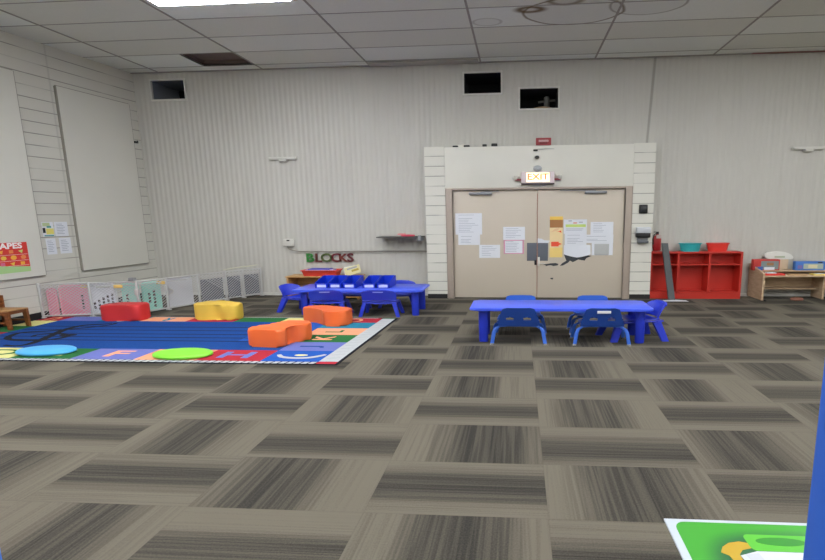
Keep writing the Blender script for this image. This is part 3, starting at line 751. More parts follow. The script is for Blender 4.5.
MB(S).m(M_dark).tube([(-.012, 0, .325), (-.03, -.005, .30), (-.04, -.01, .22), (-.038, -.02, .12)], .006).build('hose', parent=t)
MB(S).m(M_grey).box(-.01, .01, .035, .076, .18, .22).build('wall_hook', parent=t)
# leaning grey post
mb = MB(); mb.m(mat('grey_post', '#55585a', .6)).frustum((.0, -.12, 0), (.115, .05), (-.135, 0, 1.03), (.105, .05))
tag(mb.build('grey_post', loc=(2.775, 8.125, 0)), 'dark grey post leaning against the red cubby shelf', 'post')
mb = MB(); mb.m(M_white).sheet([[(-.24, -.04, .001), (0, -.06, .004), (.22, -.05, .001)], [(-.2, .06, .001), (0, .05, .014), (.2, .04, .002)]], .002)
tag(mb.build('floor_paper', loc=(2.82, 7.95, 0)), 'white paper lying on the carpet before the red cubby shelf', 'paper')

# ------------------------------------------------ wooden play bench and toys
t = thing('play_bench', 'pale wood play bench against the back wall at the right', 'bench', (5.3, 8.2, 0))
ox = 5.3; yb = .22; yf = -.27
MB().m(M_maple).prism([(yf, .02), (yb, .02), (yb, .63), (.06, .62), (-.02, .56), (-.10, .55), (yf, .50)], 4.30-ox, 4.335-ox, plane='yz').build('side_panel', parent=t)
MB().m(M_maple).prism([(yf, .02), (yb, .02), (yb, .63), (.06, .62), (-.02, .56), (-.10, .55), (yf, .50)], 6.25-ox, 6.285-ox, plane='yz').build('side_panel', parent=t)
MB().m(M_maple).box(4.335-ox, 6.25-ox, yf, yb, .435, .455, .003).build('top', parent=t)
MB().m(M_maple).box(4.335-ox, 6.25-ox, -.01, yb, .50, .52, .003).build('raised_shelf', parent=t)
MB().m(M_maple).box(4.335-ox, 6.25-ox, .15, .165, .20, .50).build('back_panel', parent=t)
MB().m(M_maple).box(4.335-ox, 6.25-ox, -.05, yb-.06, .18, .20, .003).build('lower_shelf', parent=t)
MB().m(M_maple).box(5.40-ox, 5.43-ox, -.16, .15, .02, .435).build('middle_panel', parent=t)
for x in (4.38, 6.2): MB().m(M_dark).cyl((x-ox, yf+.03, 0), (x-ox, yf+.03, .022), .022, .022, 10).build('foot', parent=t)
mb = MB(); mb.m(mat('red_box_card', '#c03a34', .5)).box(-.23, .23, -.04, .05, 0, .20, .004).m(mat('box_picture', '#7d8a8a', .6)).box(-.10, .21, -.042, -.04, .02, .17).m(mat('box_picture_blue', '#3a5aa0', .6)).box(-.20, -.06, -.0425, -.04, 0.0, .07).m(M_white).box(-.04, .14, -.0435, -.042, .01, .06).m(mat('box_picture_brown', '#9a7350', .6)).box(0, .12, -.0435, -.042, .09, .14)
tag(mb.build('toy_box', loc=(4.50, 8.255, .52)), 'red picture box standing at the left of the play bench', 'box')
t = thing('shape_toy', 'white arched toy with clear base behind the red box', 'toy', (4.77, 8.36, .52))
MB().m(mat('toy_white', '#dcdcd6', .4)).prism(smooth_outline([(-.24, .22), (-.22, .29), (-.1, .325), (.08, .325), (.22, .27), (.25, .20), (.1, .19), (-.1, .19)], 4), -.03, .05, .008, plane='xz').m(mat('toy_print', '#a8b49a', .6)).box(-.08, .1, -.034, -.03, .22, .25).build('arch', parent=t)
MB().m(mat('toy_beige', '#cdb79c', .5)).box(-.08, .18, -.02, .04, .0, .19, .006).build('base', parent=t)
t = mb = MB(); mb.m(mat('blue_box_card', '#3f74c4', .5)).box(-.26, .26, -.03, .05, 0, .16, .004).m(mat('box_scene', '#a8b5a8', .6)).box(-.12, .22, -.032, -.03, .025, .12).m(mat('box_scene_cream', '#d6cfa8', .6)).box(-.04, .12, -.033, -.032, .04, .10).m(mat('box_purple', '#7a6aa8', .6)).box(-.22, -.14, -.032, -.03, .03, .09).m(M_dark).box(.12, .2, -.033, -.03, .13, .15)
tag(mb.build('toy_box', loc=(5.27, 8.255, .52)), 'blue picture box standing on the right of the play bench', 'box')
mb = MB(); mb.m(mat('red_tray', '#d43b34', .5)).box(-.17, .17, -.06, .06, 0, .035, .006).m(M_white).box(-.13, .03, -.04, .04, .035, .05, .003)
tag(mb.build('red_toy_tray', loc=(4.54, 8.05, .455)), 'flat red toy tray on the front left of the play bench', 'tray')
mb = MB(); mb.m(mat('yellow_book', '#dcc56c', .6)).box(-.22, .22, -.06, .07, 0, .025, .002).m(mat('book_blue', '#8c8fb0', .6)).box(-.02, .16, -.05, .05, .025, .03).m(M_white).box(-.16, -.05, -.05, .05, .025, .029)
tag(mb.build('picture_book', loc=(5.42, 8.06, .455)), 'yellow picture book lying on the front right of the play bench', 'book')
mb = MB(); mb.m(mat('wood_puzzle', '#c39f74', .6)).box(-.15, .15, -.05, .05, 0, .02, .003)
tag(mb.build('wooden_puzzle', loc=(4.94, 8.04, .455)), 'flat tan puzzle in the middle of the play bench', 'puzzle')
mb = MB(S); mb.m(mat('brown_toy', '#8a5a48', .6)).lathe([(.05, 0), (.06, .02), (.05, .045), (.01, .055)], (0, 0, 0), 16)
tag(mb.build('brown_toy', loc=(4.98, 8.05, 0)), 'brown toy on the floor under the play bench', 'toy')

# ------------------------------------------------ left wall boards and papers
for y0, y1, z0, z1, off, lab in ((7.045, 8.27, .685, 3.70, .045, 'tall cream board on the left wall nearest the corner'), (5.0, 6.478, .685, 3.76, .045, 'tall cream board on the left wall carrying the shapes poster')):
    t = thing('wall_board', lab, 'board', (0, 0, 0), 'tall cream boards on the left wall')
    mb = MB(); mb.m(M_panel); left_slab(mb, y0, y1, z0, z1, .004, off); mb.build('panel', parent=t)
    mb = MB(); mb.m(mat('board_edge', '#8e8a80', .6)); left_slab(mb, y0-.014, y0, z0, z1, .001, off-.004); left_slab(mb, y1, y1+.01, z0, z1, .001, off-.004); left_slab(mb, y0, y1, z0-.012, z0, .001, off-.01); left_slab(mb, y0, y1, z1, z1+.012, .001, off-.01)
    mb.build('edge_trim', parent=t)
def left_paper(name, y0, y1, z0, z1, lab, cat, art='text', off=.003, group='papers on the left wall'):
    mb = MB(); mb.m(M_white); left_slab(mb, y0, y1, z0, z1, off-.002, off)
    h = z1-z0; w = y1-y0
    if art == 'text':
        mb.m(M_ink)
        for k in range(7):
            zz = z1-h*(.14+.11*k); left_slab(mb, y0+w*.15, y0+w*(.6+.25*((k*37) % 5)/5), zz-.008, zz, off, off+.0006)
    else:
        mb.m(mat('paper_yellow', '#e3d873', .7)); left_slab(mb, y0+w*.3, y0+w*.98, z0+h*.15, z0+h*.55, off, off+.0008)
        mb.m(mat('paper_teal', '#4c9a9a', .7)); left_slab(mb, y0+w*.1, y1-w*.05, z0+h*.02, z0+h*.1, off, off+.0008); left_slab(mb, y0+w*.4, y0+w*.8, z0+h*.6, z0+h*.72, off, off+.0008)
        mb.m(mat('paper_green', '#b9c79a', .7)); left_slab(mb, y0+w*.05, y0+w*.7, z0+h*.7, z0+h*.95, off, off+.0007)
        mb.m(M_dark); left_slab(mb, y0+w*.02, y0+w*.25, z0+h*.25, z0+h*.6, off, off+.0009)
    return tag(mb.build(name), lab, cat, group)
left_paper('wall_paper_sheet', 6.556, 6.715, 1.29, 1.52, 'sheet with yellow and teal picture on the left wall, upper left of four', 'paper', 'pic')
left_paper('wall_paper_sheet', 6.73, 6.925, 1.285, 1.52, 'upper right white sheet of four between the wall boards', 'paper')
left_paper('wall_paper_sheet', 6.575, 6.715, 1.0, 1.255, 'lower left white sheet of four between the wall boards', 'paper')
left_paper('wall_paper_sheet', 6.765, 6.94, 1.0, 1.258, 'lower right white sheet of four between the wall boards', 'paper')
# SHAPES poster
t = thing('shapes_poster', 'red SHAPES poster on the left wall board', 'poster', (0, 0, 0))
o_ = .047; y0, y1, z0, z1 = 5.73, 6.285, .775, 1.225
mb = MB(); mb.m(mat('poster_scarlet', '#d63a32', .6)); left_slab(mb, y0, y1, z0, z1, o_-.001, o_+.001); mb.build('sheet', parent=t)
mb = MB(); mb.m(mat('poster_leaf_green', '#a9cf8c', .6))
pts = [(y0, z0), (y1, z0), (y1, z0+.075), (y0+.3, z0+.10), (y0, z0+.15)]
mb._add([onleft(a, c, o_+.0018) for a, c in pts], [tuple(range(5))]); mb.build('green_hill', parent=t)
cols = ['#e7c24a', '#c9b89a', '#e88a4e', '#d96a90', '#5a4f9e', '#f0b040', '#8a80b8', '#c8d070']
for r in range(3):
    for c in range(4):
        yc = y0+.1+c*.122+(.02 if r == 1 else 0); zc = z1-.135-.09*r; mb = MB(); mb.m(mat('shape_'+cols[(r*3+c*5) % 8][1:], cols[(r*3+c*5) % 8], .6))
        kind = (r+c*2) % 4; n = (4, 20, 3, 6)[kind]; R = .034
        mb._add([onleft(yc+R*cos(2*pi*k/n+pi/4)*1.1, zc+R*sin(2*pi*k/n+pi/4), o_+.002) for k in range(n)], [tuple(range(n))]); mb.build('printed_shape', parent=t)
mb = MB(); mb.m(mat('poster_white', '#efe6e4', .6))
Mt = Matrix(((WD.x, 0, WN.x, 0), (WD.y, 0, WN.y, 0), (0, 1, 0, 0), (0, 0, 0, 1)))
pc = onleft((y0+y1)/2, z1-.052, o_+.002); mb.text('SHAPES', .115, .0004, Matrix.Translation(pc) @ Mt @ Matrix.Diagonal((1.12, 1, 1, 1)), .004); mb.build('lettering', parent=t)
for zz in (z1-.18, z1-.27, z1-.345):
    mb = MB(); mb.m(MATS['poster_white']); left_slab(mb, y0, y1-.01, zz-.004, zz, o_+.001, o_+.0016); mb.build('printed_line', parent=t)
mb = MB(); mb.m(M_dark); left_slab(mb, 8.30, 8.37, 3.0, 3.035, .0, .04); left_slab(mb, 8.34, 8.36, 3.0, 3.05, .04, .05)
tag(mb.build('wall_hook'), 'small black hook high on the left wall near the corner', 'hook')

# ------------------------------------------------ play yard gate
path = [(-7.555, 6.36), (-6.88, 6.52), (-6.17, 6.63), (-6.0, 7.02), (-5.76, 7.46), (-5.54, 7.87), (-5.37, 8.13), (-5.16, 8.40)]
t = thing('play_yard_gate', 'grey white mesh play yard gate across the left corner', 'gate', (path[0][0], path[0][1], 0))
O = Vector((path[0][0], path[0][1], 0)); M_fr = mat('gate_frame_white', '#bdbcbb', .5); M_net = wire_mesh()
for k, p in enumerate(path):
    P = Vector((p[0], p[1], 0))-O; hgt = .55
    mb = MB(); mb.m(M_fr).box(P.x-.018, P.x+.018, P.y-.014, P.y+.014, 0, hgt+.02, .008)
    mb.box(P.x-.04, P.x+.04, P.y-.02, P.y+.02, .0, .02, .004); mb.build('post', parent=t)
for k in range(len(path)-1):
    A = Vector((*path[k], 0))-O; B = Vector((*path[k+1], 0))-O; 
    dx = (B-A); Lh = dx.length; d = dx.normalized(); hgt = .55
    mb = MB(); mb.m(M_fr)
    mb.tube([A+Vector((0, 0, .04)), B+Vector((0, 0, .04))], .013, 6).build('bottom_rail', parent=t)
    MB().m(M_fr).tube([A+Vector((0, 0, hgt)), B+Vector((0, 0, hgt))], .013, 6).build('top_rail', parent=t)
    MB().m(M_fr).tube([A+Vector((0, 0, hgt-.055)), B+Vector((0, 0, hgt-.055))], .006, 6).build('middle_rail', parent=t)
    # diamond netting as real strands
    mb = MB(); mb.m(M_net); z0_, z1_ = .04, hgt; hh = z1_-z0_; st = .058; n = int((Lh+hh*1.3)/st)
    nrm = Vector((-d.y, d.x, 0))*.002
    for s_ in (1, -1):
        for q in range(n+1):
            u0 = q*st-(hh*1.3 if s_ > 0 else 0); u1 = u0+hh*1.3
            if s_ < 0: u0, u1 = u1, u0
            zt0, zt1 = 0., 1.
            a0, a1 = u0, u1
            def cut(uc): return (uc-a0)/(a1-a0)
            lo, hi = sorted((cut(0), cut(Lh))); t0, t1 = max(0, lo), min(1, hi)
            if t1 <= t0: continue
            pa = A+d*(a0+(a1-a0)*t0)+Vector((0, 0, z0_+hh*t0)); pb = A+d*(a0+(a1-a0)*t1)+Vector((0, 0, z0_+hh*t1))
            wv = (pb-pa).normalized().cross(nrm.normalized())*.0032
            mb._add([pa-wv, pa+wv, pb+wv, pb-wv, pa-wv+nrm, pa+wv+nrm, pb+wv+nrm, pb-wv+nrm], [(0,1,2,3),(4,7,6,5),(0,4,5,1),(2,6,7,3),(1,5,6,2),(0,3,7,4)])
    mb.build('netting', parent=t)
    if k >= 4:
        mb = MB(); mb.m(mat('slate_fabric', '#6f7076', .8)); o2 = Vector((d.y, -d.x, 0))*-.012
        a = A+d*.04+o2; e = B-d*.04+o2; mb._add([a+Vector((0,0,.06)), e+Vector((0,0,.06)), e+Vector((0,0,hgt-.1)), a+Vector((0,0,hgt-.1))], [(0,1,2,3)])
        mb._add([a*1+o2*.3+Vector((0,0,.06)), e+o2*.3+Vector((0,0,.06)), e+o2*.3+Vector((0,0,hgt-.1)), a+o2*.3+Vector((0,0,hgt-.1))], [(0,3,2,1)])
        mb.build('fabric_insert', parent=t)
    if k in (1, 2, 4, 5):
        mb = MB(); mb.m(M_fr).box(B.x-.03, B.x+.03, B.y-.03, B.y+.015, hgt-.22, hgt-.12, .006); mb.build('latch', parent=t)
# coloured plastic panels standing behind the netting
def plastic_panel(ax, ay, bx, by, h, c, lab, slots=(), handle=False, knob=False, zt=.0):
    A = Vector((ax, ay, 0)); B = Vector((bx, by, 0)); d = (B-A); Lh = d.length; ang = math.atan2(d.y, d.x)
    t = thing('play_divider', lab, 'play divider', A+d*.5, 'coloured plastic panels behind the netting')
    holes = []
    for (u, z, n) in slots:
        for q in range(n): holes.append(rrect(u*Lh-Lh/2-.018, u*Lh-Lh/2+.018, z-q*.062-.022, z-q*.062+.022, .009, 2))
    if handle: holes.append(rrect(-Lh*.3, Lh*.3, h-.075, h-.05, .01, 3))
    mb = MB(); mb.T = Matrix.Rotation(ang, 4, 'Z'); mb.m(mat('panel_'+c[1:], c, .5)).prism(rrect(-Lh/2, Lh/2, 0, h, .05, 4), -.012, .012, plane='xz', holes=holes[len(holes)-1:] if handle else ())
    mb.m(mat('slot_shade', '#4a3d38', .6))  # dark ovals laid on the slab paint the shade inside its slots
    for ho in (holes[:-1] if handle else holes): mb.prism(ho, -.0135, -.012, plane='xz')
    mb.build('slab', parent=t)
    mb = MB(); mb.T = Matrix.Rotation(ang, 4, 'Z'); mb.m(mat('panel_'+c[1:], c, .5)); r = rrect(-Lh/2+.012, Lh/2-.012, .012, h-.012, .045, 4)
    mb.tube([(x, -.015, z) for x, z in r]+[(r[0][0], -.015, r[0][1])], .012, 6); mb.build('rim', parent=t)
    if knob:
        mb = MB(); mb.T = Matrix.Rotation(ang, 4, 'Z'); mb.m(M_wmetal).tube([(-.15*1.2+.045*cos(q)*1.6, -.03, .30+.045*sin(q)) for q in [2*pi*i/16 for i in range(17)]], .009, 6); mb.build('ring_handle', parent=t)
    return t
plastic_panel(-7.535, 6.44, -7.49, 6.56, .47, '#e39fb0', 'pink panel leaf at the far left behind the netting')
plastic_panel(-7.43, 6.55, -6.96, 6.60, .51, '#e293a6', 'wide pink panel behind the netting with a row of slots', [(.75, .32, 4)])
plastic_panel(-6.92, 6.58, -6.52, 6.62, .53, '#dcdcdf', 'white panel with dark slots behind the netting', [(.12, .2, 2), (.3, .24, 3), (.48, .28, 4), (.66, .31, 4), (.84, .34, 5)], True)
plastic_panel(-6.48, 6.68, -6.24, 6.74, .52, '#98d8c8', 'pale teal panel left of the grey cap behind the netting', [(.3, .32, 4)])
plastic_panel(-6.25, 6.80, -6.14, 7.05, .51, '#98d8c8', 'pale teal panel right of the grey cap behind the netting', [(.35, .30, 3), (.62, .34, 5)])
plastic_panel(-6.10, 7.12, -5.90, 7.48, .54, '#cfcfd3', 'light grey panel with a ring handle behind the netting', [], True, True)
for x, y, z, lab in ((-6.98, 6.556, .46, 'yellow tab on top of the pink panel behind the gate'), (-6.43, 6.57, .46, 'yellow tab between the white and teal panels behind the gate'), (-6.05, 6.97, .46, 'yellow tab at the right of the teal panel behind the gate')):
    mb = MB(); mb.m(mat('tab_yellow', '#e0bd6a', .5)).box(-.07, .07, -.012, .012, 0, .05, .006)
    tag(mb.build('yellow_tab', loc=(x, y, z)), lab, 'tab', 'yellow tabs on the panels')
mb = MB(); mb.m(mat('cap_grey', '#8a8a8c', .5)).box(-.045, .045, -.03, .03, 0, .05, .006)
tag(mb.build('gate_cap', loc=(-6.22, 6.62, .568)), 'grey cap sitting on the gate top between the teal panels', 'cap')
mb = MB(); mb.m(mat('cream_cloth', '#c9c7b0', .8)).sheet([[(-.24, -.16, .0), (-.05, -.05, .028), (.2, .1, .05)], [(-.16, -.06, .02), (.04, .05, .045), (.26, .16, .065)]], .012)
tag(mb.build('cream_board', loc=(-5.40, 8.14, .565)), 'cream board resting across the top of the gate near the back wall', 'board')

# ------------------------------------------------ wooden chair at the left edge
t = thing('wooden_chair', 'small brown wooden child chair at the left edge by the wall', 'chair', (-7.47, 5.74, .009))
M_ow = wood('orange_brown_wood', '#8d5528', '#6f3f1c'); M_seat = wood('seat_wood', '#b58a5a', '#a07748')
MB().m(M_seat).box(-.15, .27, -.13, .14, .262, .278, .004).build('seat', parent=t)
MB().m(M_ow).box(-.14, .255, -.135, -.115, .215, .262, .003).box(-.14, .255, .115, .135, .215, .262, .003).box(.225, .25, -.115, .115, .215, .262).build('apron', parent=t)
for x, y in ((.235, -.115), (.235, .12)): MB().m(M_ow).frustum((x+.02, y, 0), (.05, .028), (x, y, .262), (.07, .034)).build('leg', parent=t)
for y in (-.115, .12): MB().m(M_ow).frustum((-.115, y, 0), (.05, .028), (-.115, y, .46), (.05, .026)).build('leg', parent=t)
MB().m(M_ow).box(-.13, -.10, -.10, .105, .38, .45, .004).build('back_slat', parent=t)
MB().m(M_ow).box(-.13, -.10, -.10, .105, .31, .34, .004).build('back_slat', parent=t)
MB().m(M_ow).box(-.1, .235, -.122, -.108, .085, .11, .003).build('stretcher', parent=t)
MB().m(M_ow).box(-.1, .235, .11, .125, .085, .11, .003).build('stretcher', parent=t)

# ------------------------------------------------ rug
rug = MB(); Zr = .008
gs = dict(navy='#1f478c', blue='#2657ae', red='#ac303c', green='#2f6b3c', peach='#e5a07c', purple='#6a72b4', teal='#2f7f9c', yellow='#dcd890', white='#b4b7ba', blk='#22242c')
MR = {k: mat('rug_'+k, v, .95, .10, 25, .3, 220, spec=.1) for k, v in gs.items()}
XL = lambda y: wx(y)+.03
X0r, X1r, Y0r, Y1r = -7.3, -1.89, 4.37, 6.485
rug.m(MR['blk'])
rug._add([(XL(Y0r), Y0r, 0), (-1.93, Y0r, 0), (-1.855, Y1r, 0), (XL(Y1r), Y1r, 0), (XL(Y0r), Y0r, Zr), (-1.93, Y0r, Zr), (-1.855, Y1r, Zr), (XL(Y1r), Y1r, Zr)], [(0,3,2,1),(4,5,6,7),(0,1,5,4),(1,2,6,5),(2,3,7,6),(3,0,4,7)])
def rq(c, xa, xb, ya, yb, z): rug.m(MR[c])._add([(xa, ya, z), (xb, ya, z), (xb, yb, z), (xa, yb, z)], [(0,1,2,3)])
colX = [-2.09, -2.83, -3.57, -4.30, -5.06, -5.80, -6.48, -7.12]
rowY = [4.45, 4.83, 5.18, 5.52, 5.86, 6.19, 6.46]
za = Zr+.0006
rug.m(MR['navy'])._add([(-7.12, 4.83, za), (-2.835, 4.83, za), (-2.835, 6.19, za), (-7.12, 6.19, za)], [(0,1,2,3)])
front = ['blue', 'red', 'peach', 'purple', 'green', 'yellow', 'teal']
back = ['red', 'yellow', 'green', 'red', 'peach', 'teal', 'purple']
right = ['blue', 'purple', 'green', 'peach', 'teal', 'red']
for k in range(7):
    fc_, bc_ = front[k], back[k]
    rq(fc_, colX[k+1], colX[k], rowY[0], rowY[1], za); rq(bc_, colX[k+1], colX[k], rowY[5], rowY[6], za)
for r in range(1, 5): rq(right[r], colX[1], colX[0], rowY[r], rowY[r+1], za)
rq('blue', -3.57, -2.835, 5.18, 6.19, za+.0001)
for r, c in enumerate(['red', 'teal', 'purple', 'green', 'green', 'yellow', 'red'][:6]):
    cc = ['green', 'purple', 'red', 'green', 'yellow', 'red'][r]
    rug.m(MR[cc])._add([(XL(rowY[r])+.06, rowY[r], za), (-7.12, rowY[r], za), (-7.12, rowY[r+1], za), (XL(rowY[r+1])+.06, rowY[r+1], za)], [(0,1,2,3)])
# borders
zb = za+.0002
rug.m(MR['white'])._add([(-2.17, 4.46, zb), (-1.955, 4.46, zb), (-1.885, 6.44, zb), (-2.08, 6.44, zb)], [(0,1,2,3)]); rq('red', -2.17, -1.955, 4.385, 4.455, zb); rq('green', -2.07, -1.88, 6.45, 6.48, zb)
rq('white', -7.4, -2.15, 6.462, 6.48, zb)
x = -8.0
while x < -2.2:                                     # braided front edge
    if x > XL(4.4)+.05: rug.m(MR['white'])._add([(x, 4.385, zb), (x+.062, 4.385, zb), (x+.085, 4.445, zb), (x+.023, 4.445, zb)], [(0,1,2,3)])
    x += .082
y = 4.55
while y < 6.4:                                       # faint scallops on the wide side border
    rug.m(mat('rug_border_shade', '#a2a6aa', .95))._add([(-2.13+(y-4.4)*.035, y, zb+.0002), (-1.99+(y-4.4)*.035, y+.05, zb+.0002), (-1.99+(y-4.4)*.035, y+.062, zb+.0002), (-2.13+(y-4.4)*.035, y+.02, zb+.0002)], [(0,1,2,3)]); y += .12
# staff lines and clef
def ribbon(pts, w, c, z, wf=None):
    pts = [Vector((p[0], p[1])) for p in pts]; sm = []
    for i in range(len(pts)-1):
        p0 = pts[max(i-1, 0)]; p1 = pts[i]; p2 = pts[i+1]; p3 = pts[min(i+2, len(pts)-1)]
        for t_ in range(5):
            q = t_/5; sm.append(.5*((2*p1)+(p2-p0)*q+(2*p0-5*p1+4*p2-p3)*q*q+(3*p1-p0-3*p2+p3)*q**3))
    sm.append(pts[-1]); v = []; N = len(sm)
    for i, p in enumerate(sm):
        d = (sm[min(i+1, N-1)]-sm[max(i-1, 0)]).normalized(); nn = Vector((-d.y*1.6, d.x)); ww = w*(.55+.45*sin(pi*min(1, max(0, i/(N-1)))))/2
        v += [(p.x+nn.x*ww, p.y+nn.y*ww, z), (p.x-nn.x*ww, p.y-nn.y*ww, z)]
    rug.m(MR[c])._add(v, [(2*i, 2*i+1, 2*i+3, 2*i+2) for i in range(N-1)])
for ys in (5.18, 5.33, 5.49, 5.68, 5.86): rq('blk', -7.1, -3.0, ys-.012, ys+.012, za+.0004)
ribbon([(-6.10, 6.05), (-6.21, 5.98), (-6.42, 5.92), (-6.45, 5.69), (-6.32, 5.38), (-6.22, 5.15), (-6.18, 4.97), (-6.27, 4.90), (-6.45, 4.93)], .07, 'blk', za+.0006)
ribbon([(-6.05, 6.08), (-6.05, 5.95), (-6.22, 5.80), (-6.60, 5.60), (-6.91, 5.49), (-6.79, 5.24), (-6.54, 5.14), (-6.22, 5.15), (-6.05, 5.25), (-6.10, 5.40), (-6.35, 5.46), (-6.55, 5.40), (-6.5, 5.3)], .06, 'blk', za+.0008)
rug.m(MR['blk'])._add([(-6.10+.12*cos(2*pi*k/14), 5.40+.055*sin(2*pi*k/14), za+.0009) for k in range(14)], [tuple(range(14))])
ribbon([(-3.25, 5.45), (-3.1, 5.65), (-2.95, 5.72)], .05, 'blk', za+.0006)
def glyph(ch, x, y, c, size=.30, rz=0, sx=2.0):
    rug.m(MR[c]).text(ch, size, 0, Matrix.Translation((x, y, zb+.0006)) @ Matrix.Rotation(rz, 4, 'Z') @ Matrix.Diagonal((sx if not rz else 1.2, 1 if not rz else 1.6, 1, 1)), .006)
glyph('F', -4.66, 4.64, 'peach'); glyph('H', -3.22, 4.64, 'purple'); glyph('G', -3.9, 4.64, 'blue'); glyph('E', -5.42, 4.64, 'yellow')
glyph('D', -6.12, 4.64, 'green')
glyph('J', -2.52, 5.0, 'navy', .2, pi/2); glyph('K', -2.5, 5.35, 'peach', .22, pi/2); glyph('L', -2.5, 5.69, 'green', .2, pi/2)
glyph('O', -2.47, 6.325, 'peach', .24, pi/2); glyph('R', -5.43, 6.325, 'teal', .17, pi); glyph('U', -7.33, 6.32, 'peach', .2, pi); glyph('S', -6.1, 6.325, 'white', .25, pi)
ribbon([(-2.74, 4.68), (-2.66, 4.60), (-2.50, 4.565), (-2.34, 4.585), (-2.23, 4.66), (-2.20, 4.70)], .055, 'white', zb+.0006)
rug.m(MR['yellow'])._add([(-2.47+.08*cos(2*pi*k/12), 4.665+.03*sin(2*pi*k/12), zb+.0008) for k in range(12)], [tuple(range(12))])
tag(rug.build('alphabet_rug'), 'blue music staff rug bordered with coloured letter squares', 'rug')

# ------------------------------------------------ foam seats and floor cushions
def foam(name, out, h, c, lab, z=.0105, bev=.03, hz=0, cat='foam seat', group='soft foam seats on the rug'):
    cx = sum(p[0] for p in out)/len(out); cy = sum(p[1] for p in out)/len(out)
    mb = MB(); mb.m(mat('foam_'+c[1:], c, .5, .05, 4, .05, 120))
    mb.prism(smooth_outline([(p[0]-cx, p[1]-cy) for p in out], 5), 0, h, bev, seg=3)
    return tag(mb.build(name, loc=(cx, cy, z), smooth=50), lab, cat, group)
foam('foam_seat', [(-6.37, 6.17), (-6.05, 6.20), (-5.85, 6.17), (-5.78, 6.26), (-5.80, 6.42), (-5.98, 6.44), (-6.33, 6.42), (-6.40, 6.3)], .245, '#cf2f30', 'red block shaped foam seat on the rug before the gate')
foam('foam_seat', [(-4.97, 6.30), (-4.80, 6.27), (-4.62, 6.315), (-4.48, 6.27), (-4.33, 6.30), (-4.30, 6.40), (-4.33, 6.50), (-4.48, 6.54), (-4.60, 6.60), (-4.85, 6.66), (-5.02, 6.56), (-5.04, 6.42)], .235, '#e8c04a', 'yellow wavy foam seat at the back edge of the rug')
foam('foam_seat', [(-3.27,4.97),(-3.05,4.94),(-2.88,4.93),(-2.82,4.99),(-2.86,5.09),(-2.83,5.16),(-2.74,5.19),(-2.68,5.25),(-2.68,5.38),(-2.78,5.43),(-3.02,5.43),(-3.10,5.37),(-3.12,5.26),(-3.20,5.2),(-3.29,5.15),(-3.30,5.05)], .215, '#ee6f33', 'orange foam seat nearer the front edge of the rug')
foam('foam_seat', [(-3.20, 6.22), (-3.02, 6.17), (-2.86, 6.06), (-2.78, 5.97), (-2.64, 5.94), (-2.50, 5.98), (-2.46, 6.10), (-2.47, 6.24), (-2.58, 6.27), (-2.76, 6.33), (-2.92, 6.40), (-3.14, 6.38), (-3.24, 6.31)], .215, '#ee6f33', 'orange foam seat at the back of the rug by the bin table')
def disc(x, y, r, c, lab, rot=0):
    mb = MB(S); mb.m(mat('cushion_'+c[1:], c, .45, .04))
    mb.lathe([(0, 0), (r*.9, 0), (r, .012), (r, .032), (r*.95, .043), (r*.6, .047), (0, .048)], (0, 0, 0), 40)
    return tag(mb.build('floor_cushion', loc=(x, y, .0105), smooth=60), lab, 'cushion', 'round floor cushions on the rug')
disc(-5.57, 4.66, .172, '#4fb0ec', 'round sky blue cushion on the front edge of the rug')
disc(-3.83, 4.60, .172, '#84dc3c', 'round lime green cushion on the front edge of the rug')

# ------------------------------------------------ things close to the camera
t = thing('poster_stand', 'low white stand below the green picture card at the lower right', 'stand', (.78, .93, 0))
MB().m(M_wmetal).box(-.22, .3, -.15, .16, .655, .695, .004).build('top', parent=t)
for x in (-.2, .28):
    for y in (-.13, .14): MB().m(M_wmetal).box(x-.02, x+.02, y-.012, y+.012, 0, .655).build('leg', parent=t)
t = thing('picture_card', 'white bordered green picture card lying flat at the lower right corner', 'picture', (.42, 1.18, .695))
cw_, cd_ = .75, .50
MB().m(mat('card_white', '#b6bec7', .5)).box(0, cw_, -cd_, 0, 0, .006, .001).build('card', parent=t)
def green_print():
    k = NT('green_print', .35); x, y, z, v = k.xyz()
    dx = k.math('DIVIDE', k.math('SUBTRACT', x, .36), .33); dy = k.math('DIVIDE', k.math('SUBTRACT', y, -.26), .245)
    d = k.math('SQRT', k.math('ADD', k.math('POWER', k.math('ABSOLUTE', dx), 4.0), k.math('POWER', k.math('ABSOLUTE', dy), 4.0)))
    k.color(k.mix(k.ramp(d, .55, .92), lin('#265c3a'), lin('#3f9a30'))); return k.m
gp = MB().m(green_print()).prism(rrect(.022, cw_-.022, -cd_+.02, -.012, .03, 5), .006, .0066).build('green_print', parent=t)
MB().m(mat('print_lime', '#58b238', .35)).prism(rrect(.19, .58, -.115, -.055, .015, 4), .0066, .0072) .m(mat('print_lime_dark', '#2e8428', .35)).prism([(.28+.065*cos(2*pi*k/20), -.08+.015*sin(2*pi*k/20)) for k in range(20)], .0072, .0076).prism([(.46+.065*cos(2*pi*k/20), -.08+.015*sin(2*pi*k/20)) for k in range(20)], .0072, .0076).build('printed_bin', parent=t)
MB().m(mat('print_gold', '#b5942c', .35)).prism([(.105, -.125), (.118, -.105), (.14, -.09), (.17, -.083), (.198, -.09), (.195, -.105), (.165, -.114), (.15, -.13), (.15, -.15), (.14, -.165), (.125, -.15), (.122, -.135)], .0066, .0070).build('printed_leaf', parent=t)
MB().m(mat('print_white', '#c2c8d0', .4)).prism([(.15, -.135), (.20, -.118), (.62, -.118), (.62, -.30), (.18, -.30)], .0076, .0084).m(mat('print_grey', '#b8bcc4', .5)).prism([(.165, -.13), (.20, -.125), (.21, -.20), (.18, -.22)], .0084, .0088).build('printed_label', parent=t)
M_post = mat('blue_post_plastic', '#2f62c4', .45, .06)
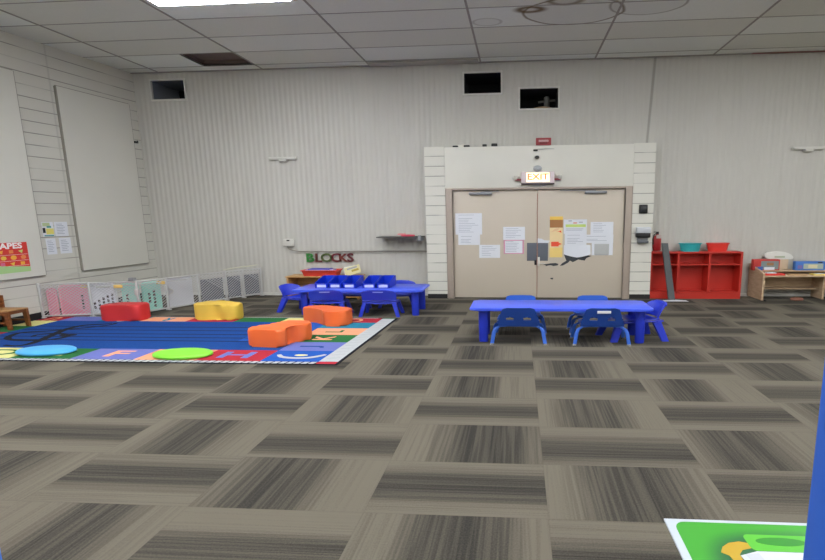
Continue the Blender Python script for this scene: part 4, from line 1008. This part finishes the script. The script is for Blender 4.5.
for x, lab, sgn in ((.363, 'blue plastic post close to the camera at the right edge', 1), (-.753, 'blue plastic post close to the camera at the lower left corner', -1)):
    t = thing('blue_post', lab, 'post', (x, .5, 0), 'blue posts close to the camera')
    ht = 1.75 if sgn > 0 else 1.5
    if sgn > 0: MB().m(M_post).box(0, .13, -.03, .03, 0, ht, .008).build('upright', parent=t)
    else: MB().m(M_post).box(-.13, 0, -.03, .03, 0, ht, .008).build('upright', parent=t)
    MB().m(M_post).box(-.14 if sgn < 0 else -.02, .02 if sgn < 0 else .16, -.06, .06, 0, .03, .006).build('foot', parent=t)

# ------------------------------------------------ ceiling lights
def light_fixture(x, y, label, first=None):
    if first: return dup(first, (x, y, H), label, 'ceiling light fixtures')
    t = thing('ceiling_light', label, 'light', (x, y, H), 'ceiling light fixtures')
    MB().m(M_wmetal).box(-.95, .95, -.30, .30, -.022, -.007, .003).build('housing', parent=t)
    MB().m(mat('lens', '#ffffff', .4, emit='#f5f8fb', estr=22.5)).box(-.88, .88, -.265, .265, -.034, -.0225, .002).build('diffuser', parent=t)
    return t
first = None
for j, y in enumerate((5.60, 2.6, -.2, -3.0)):
    for i, x in enumerate((-3.76, .34, 4.44, 7.6, -7.3)):  # the column by the right wall is added to brighten that side
        yy = y if j or x < 0 else 4.7  # first row right of centre: unseen lights added to lift the ceiling and walls
        lab = ['glowing ceiling light nearest the back wall,', 'ceiling light in the second row from the back wall', 'ceiling light in the row above the camera', 'ceiling light in the row behind the camera'][j]
        if x in (-7.3, 7.6):
            if j == 0 and x < 0: continue
            lab += ' by the left wall' if x < 0 else ' by the right wall, unseen and added as fill'
        else: lab += [' left of centre', ' near the middle, unseen', ' on the right, unseen'][i]
        L = light_fixture(x, yy, lab, first)
        if j == 0 and i == 0: light_fixture(x, 4.1, 'added fill ceiling light between the glowing one and the camera, left of centre', first or L)  # extra unseen fixture added to brighten the left wall
        first = first or L
w = bpy.data.worlds.new('World'); bpy.context.scene.world = w; w.use_nodes = True
w.node_tree.nodes['Background'].inputs[0].default_value = (.8, .85, 1, 1); w.node_tree.nodes['Background'].inputs[1].default_value = .3

# ------------------------------------------------ camera
cd = bpy.data.cameras.new('camera'); co = bpy.data.objects.new('camera', cd); COL.objects.link(co)
R = [(0.99798289, 0.06278797, -0.00937119), (0.0001984, -0.15070027, -0.98857948), (-0.06348313, 0.98658355, -0.15040875)]
M = Matrix(((R[0][0], -R[1][0], -R[2][0], 0), (R[0][1], -R[1][1], -R[2][1], 0), (R[0][2], -R[1][2], -R[2][2], 1.5756), (0, 0, 0, 1)))
co.matrix_world = M
cd.sensor_fit = 'HORIZONTAL'; cd.sensor_width = 36; cd.lens = 438.35/825*36; cd.shift_x = -(490.574-412.5)/825; cd.shift_y = (281.019-280)/825
cd.clip_start = .05
sc = bpy.context.scene; sc.camera = co
sc.view_settings.view_transform = 'Standard'; sc.view_settings.look = 'None'; sc.view_settings.gamma = 1; sc.view_settings.use_curve_mapping = False
sc.view_settings.exposure = 0.0
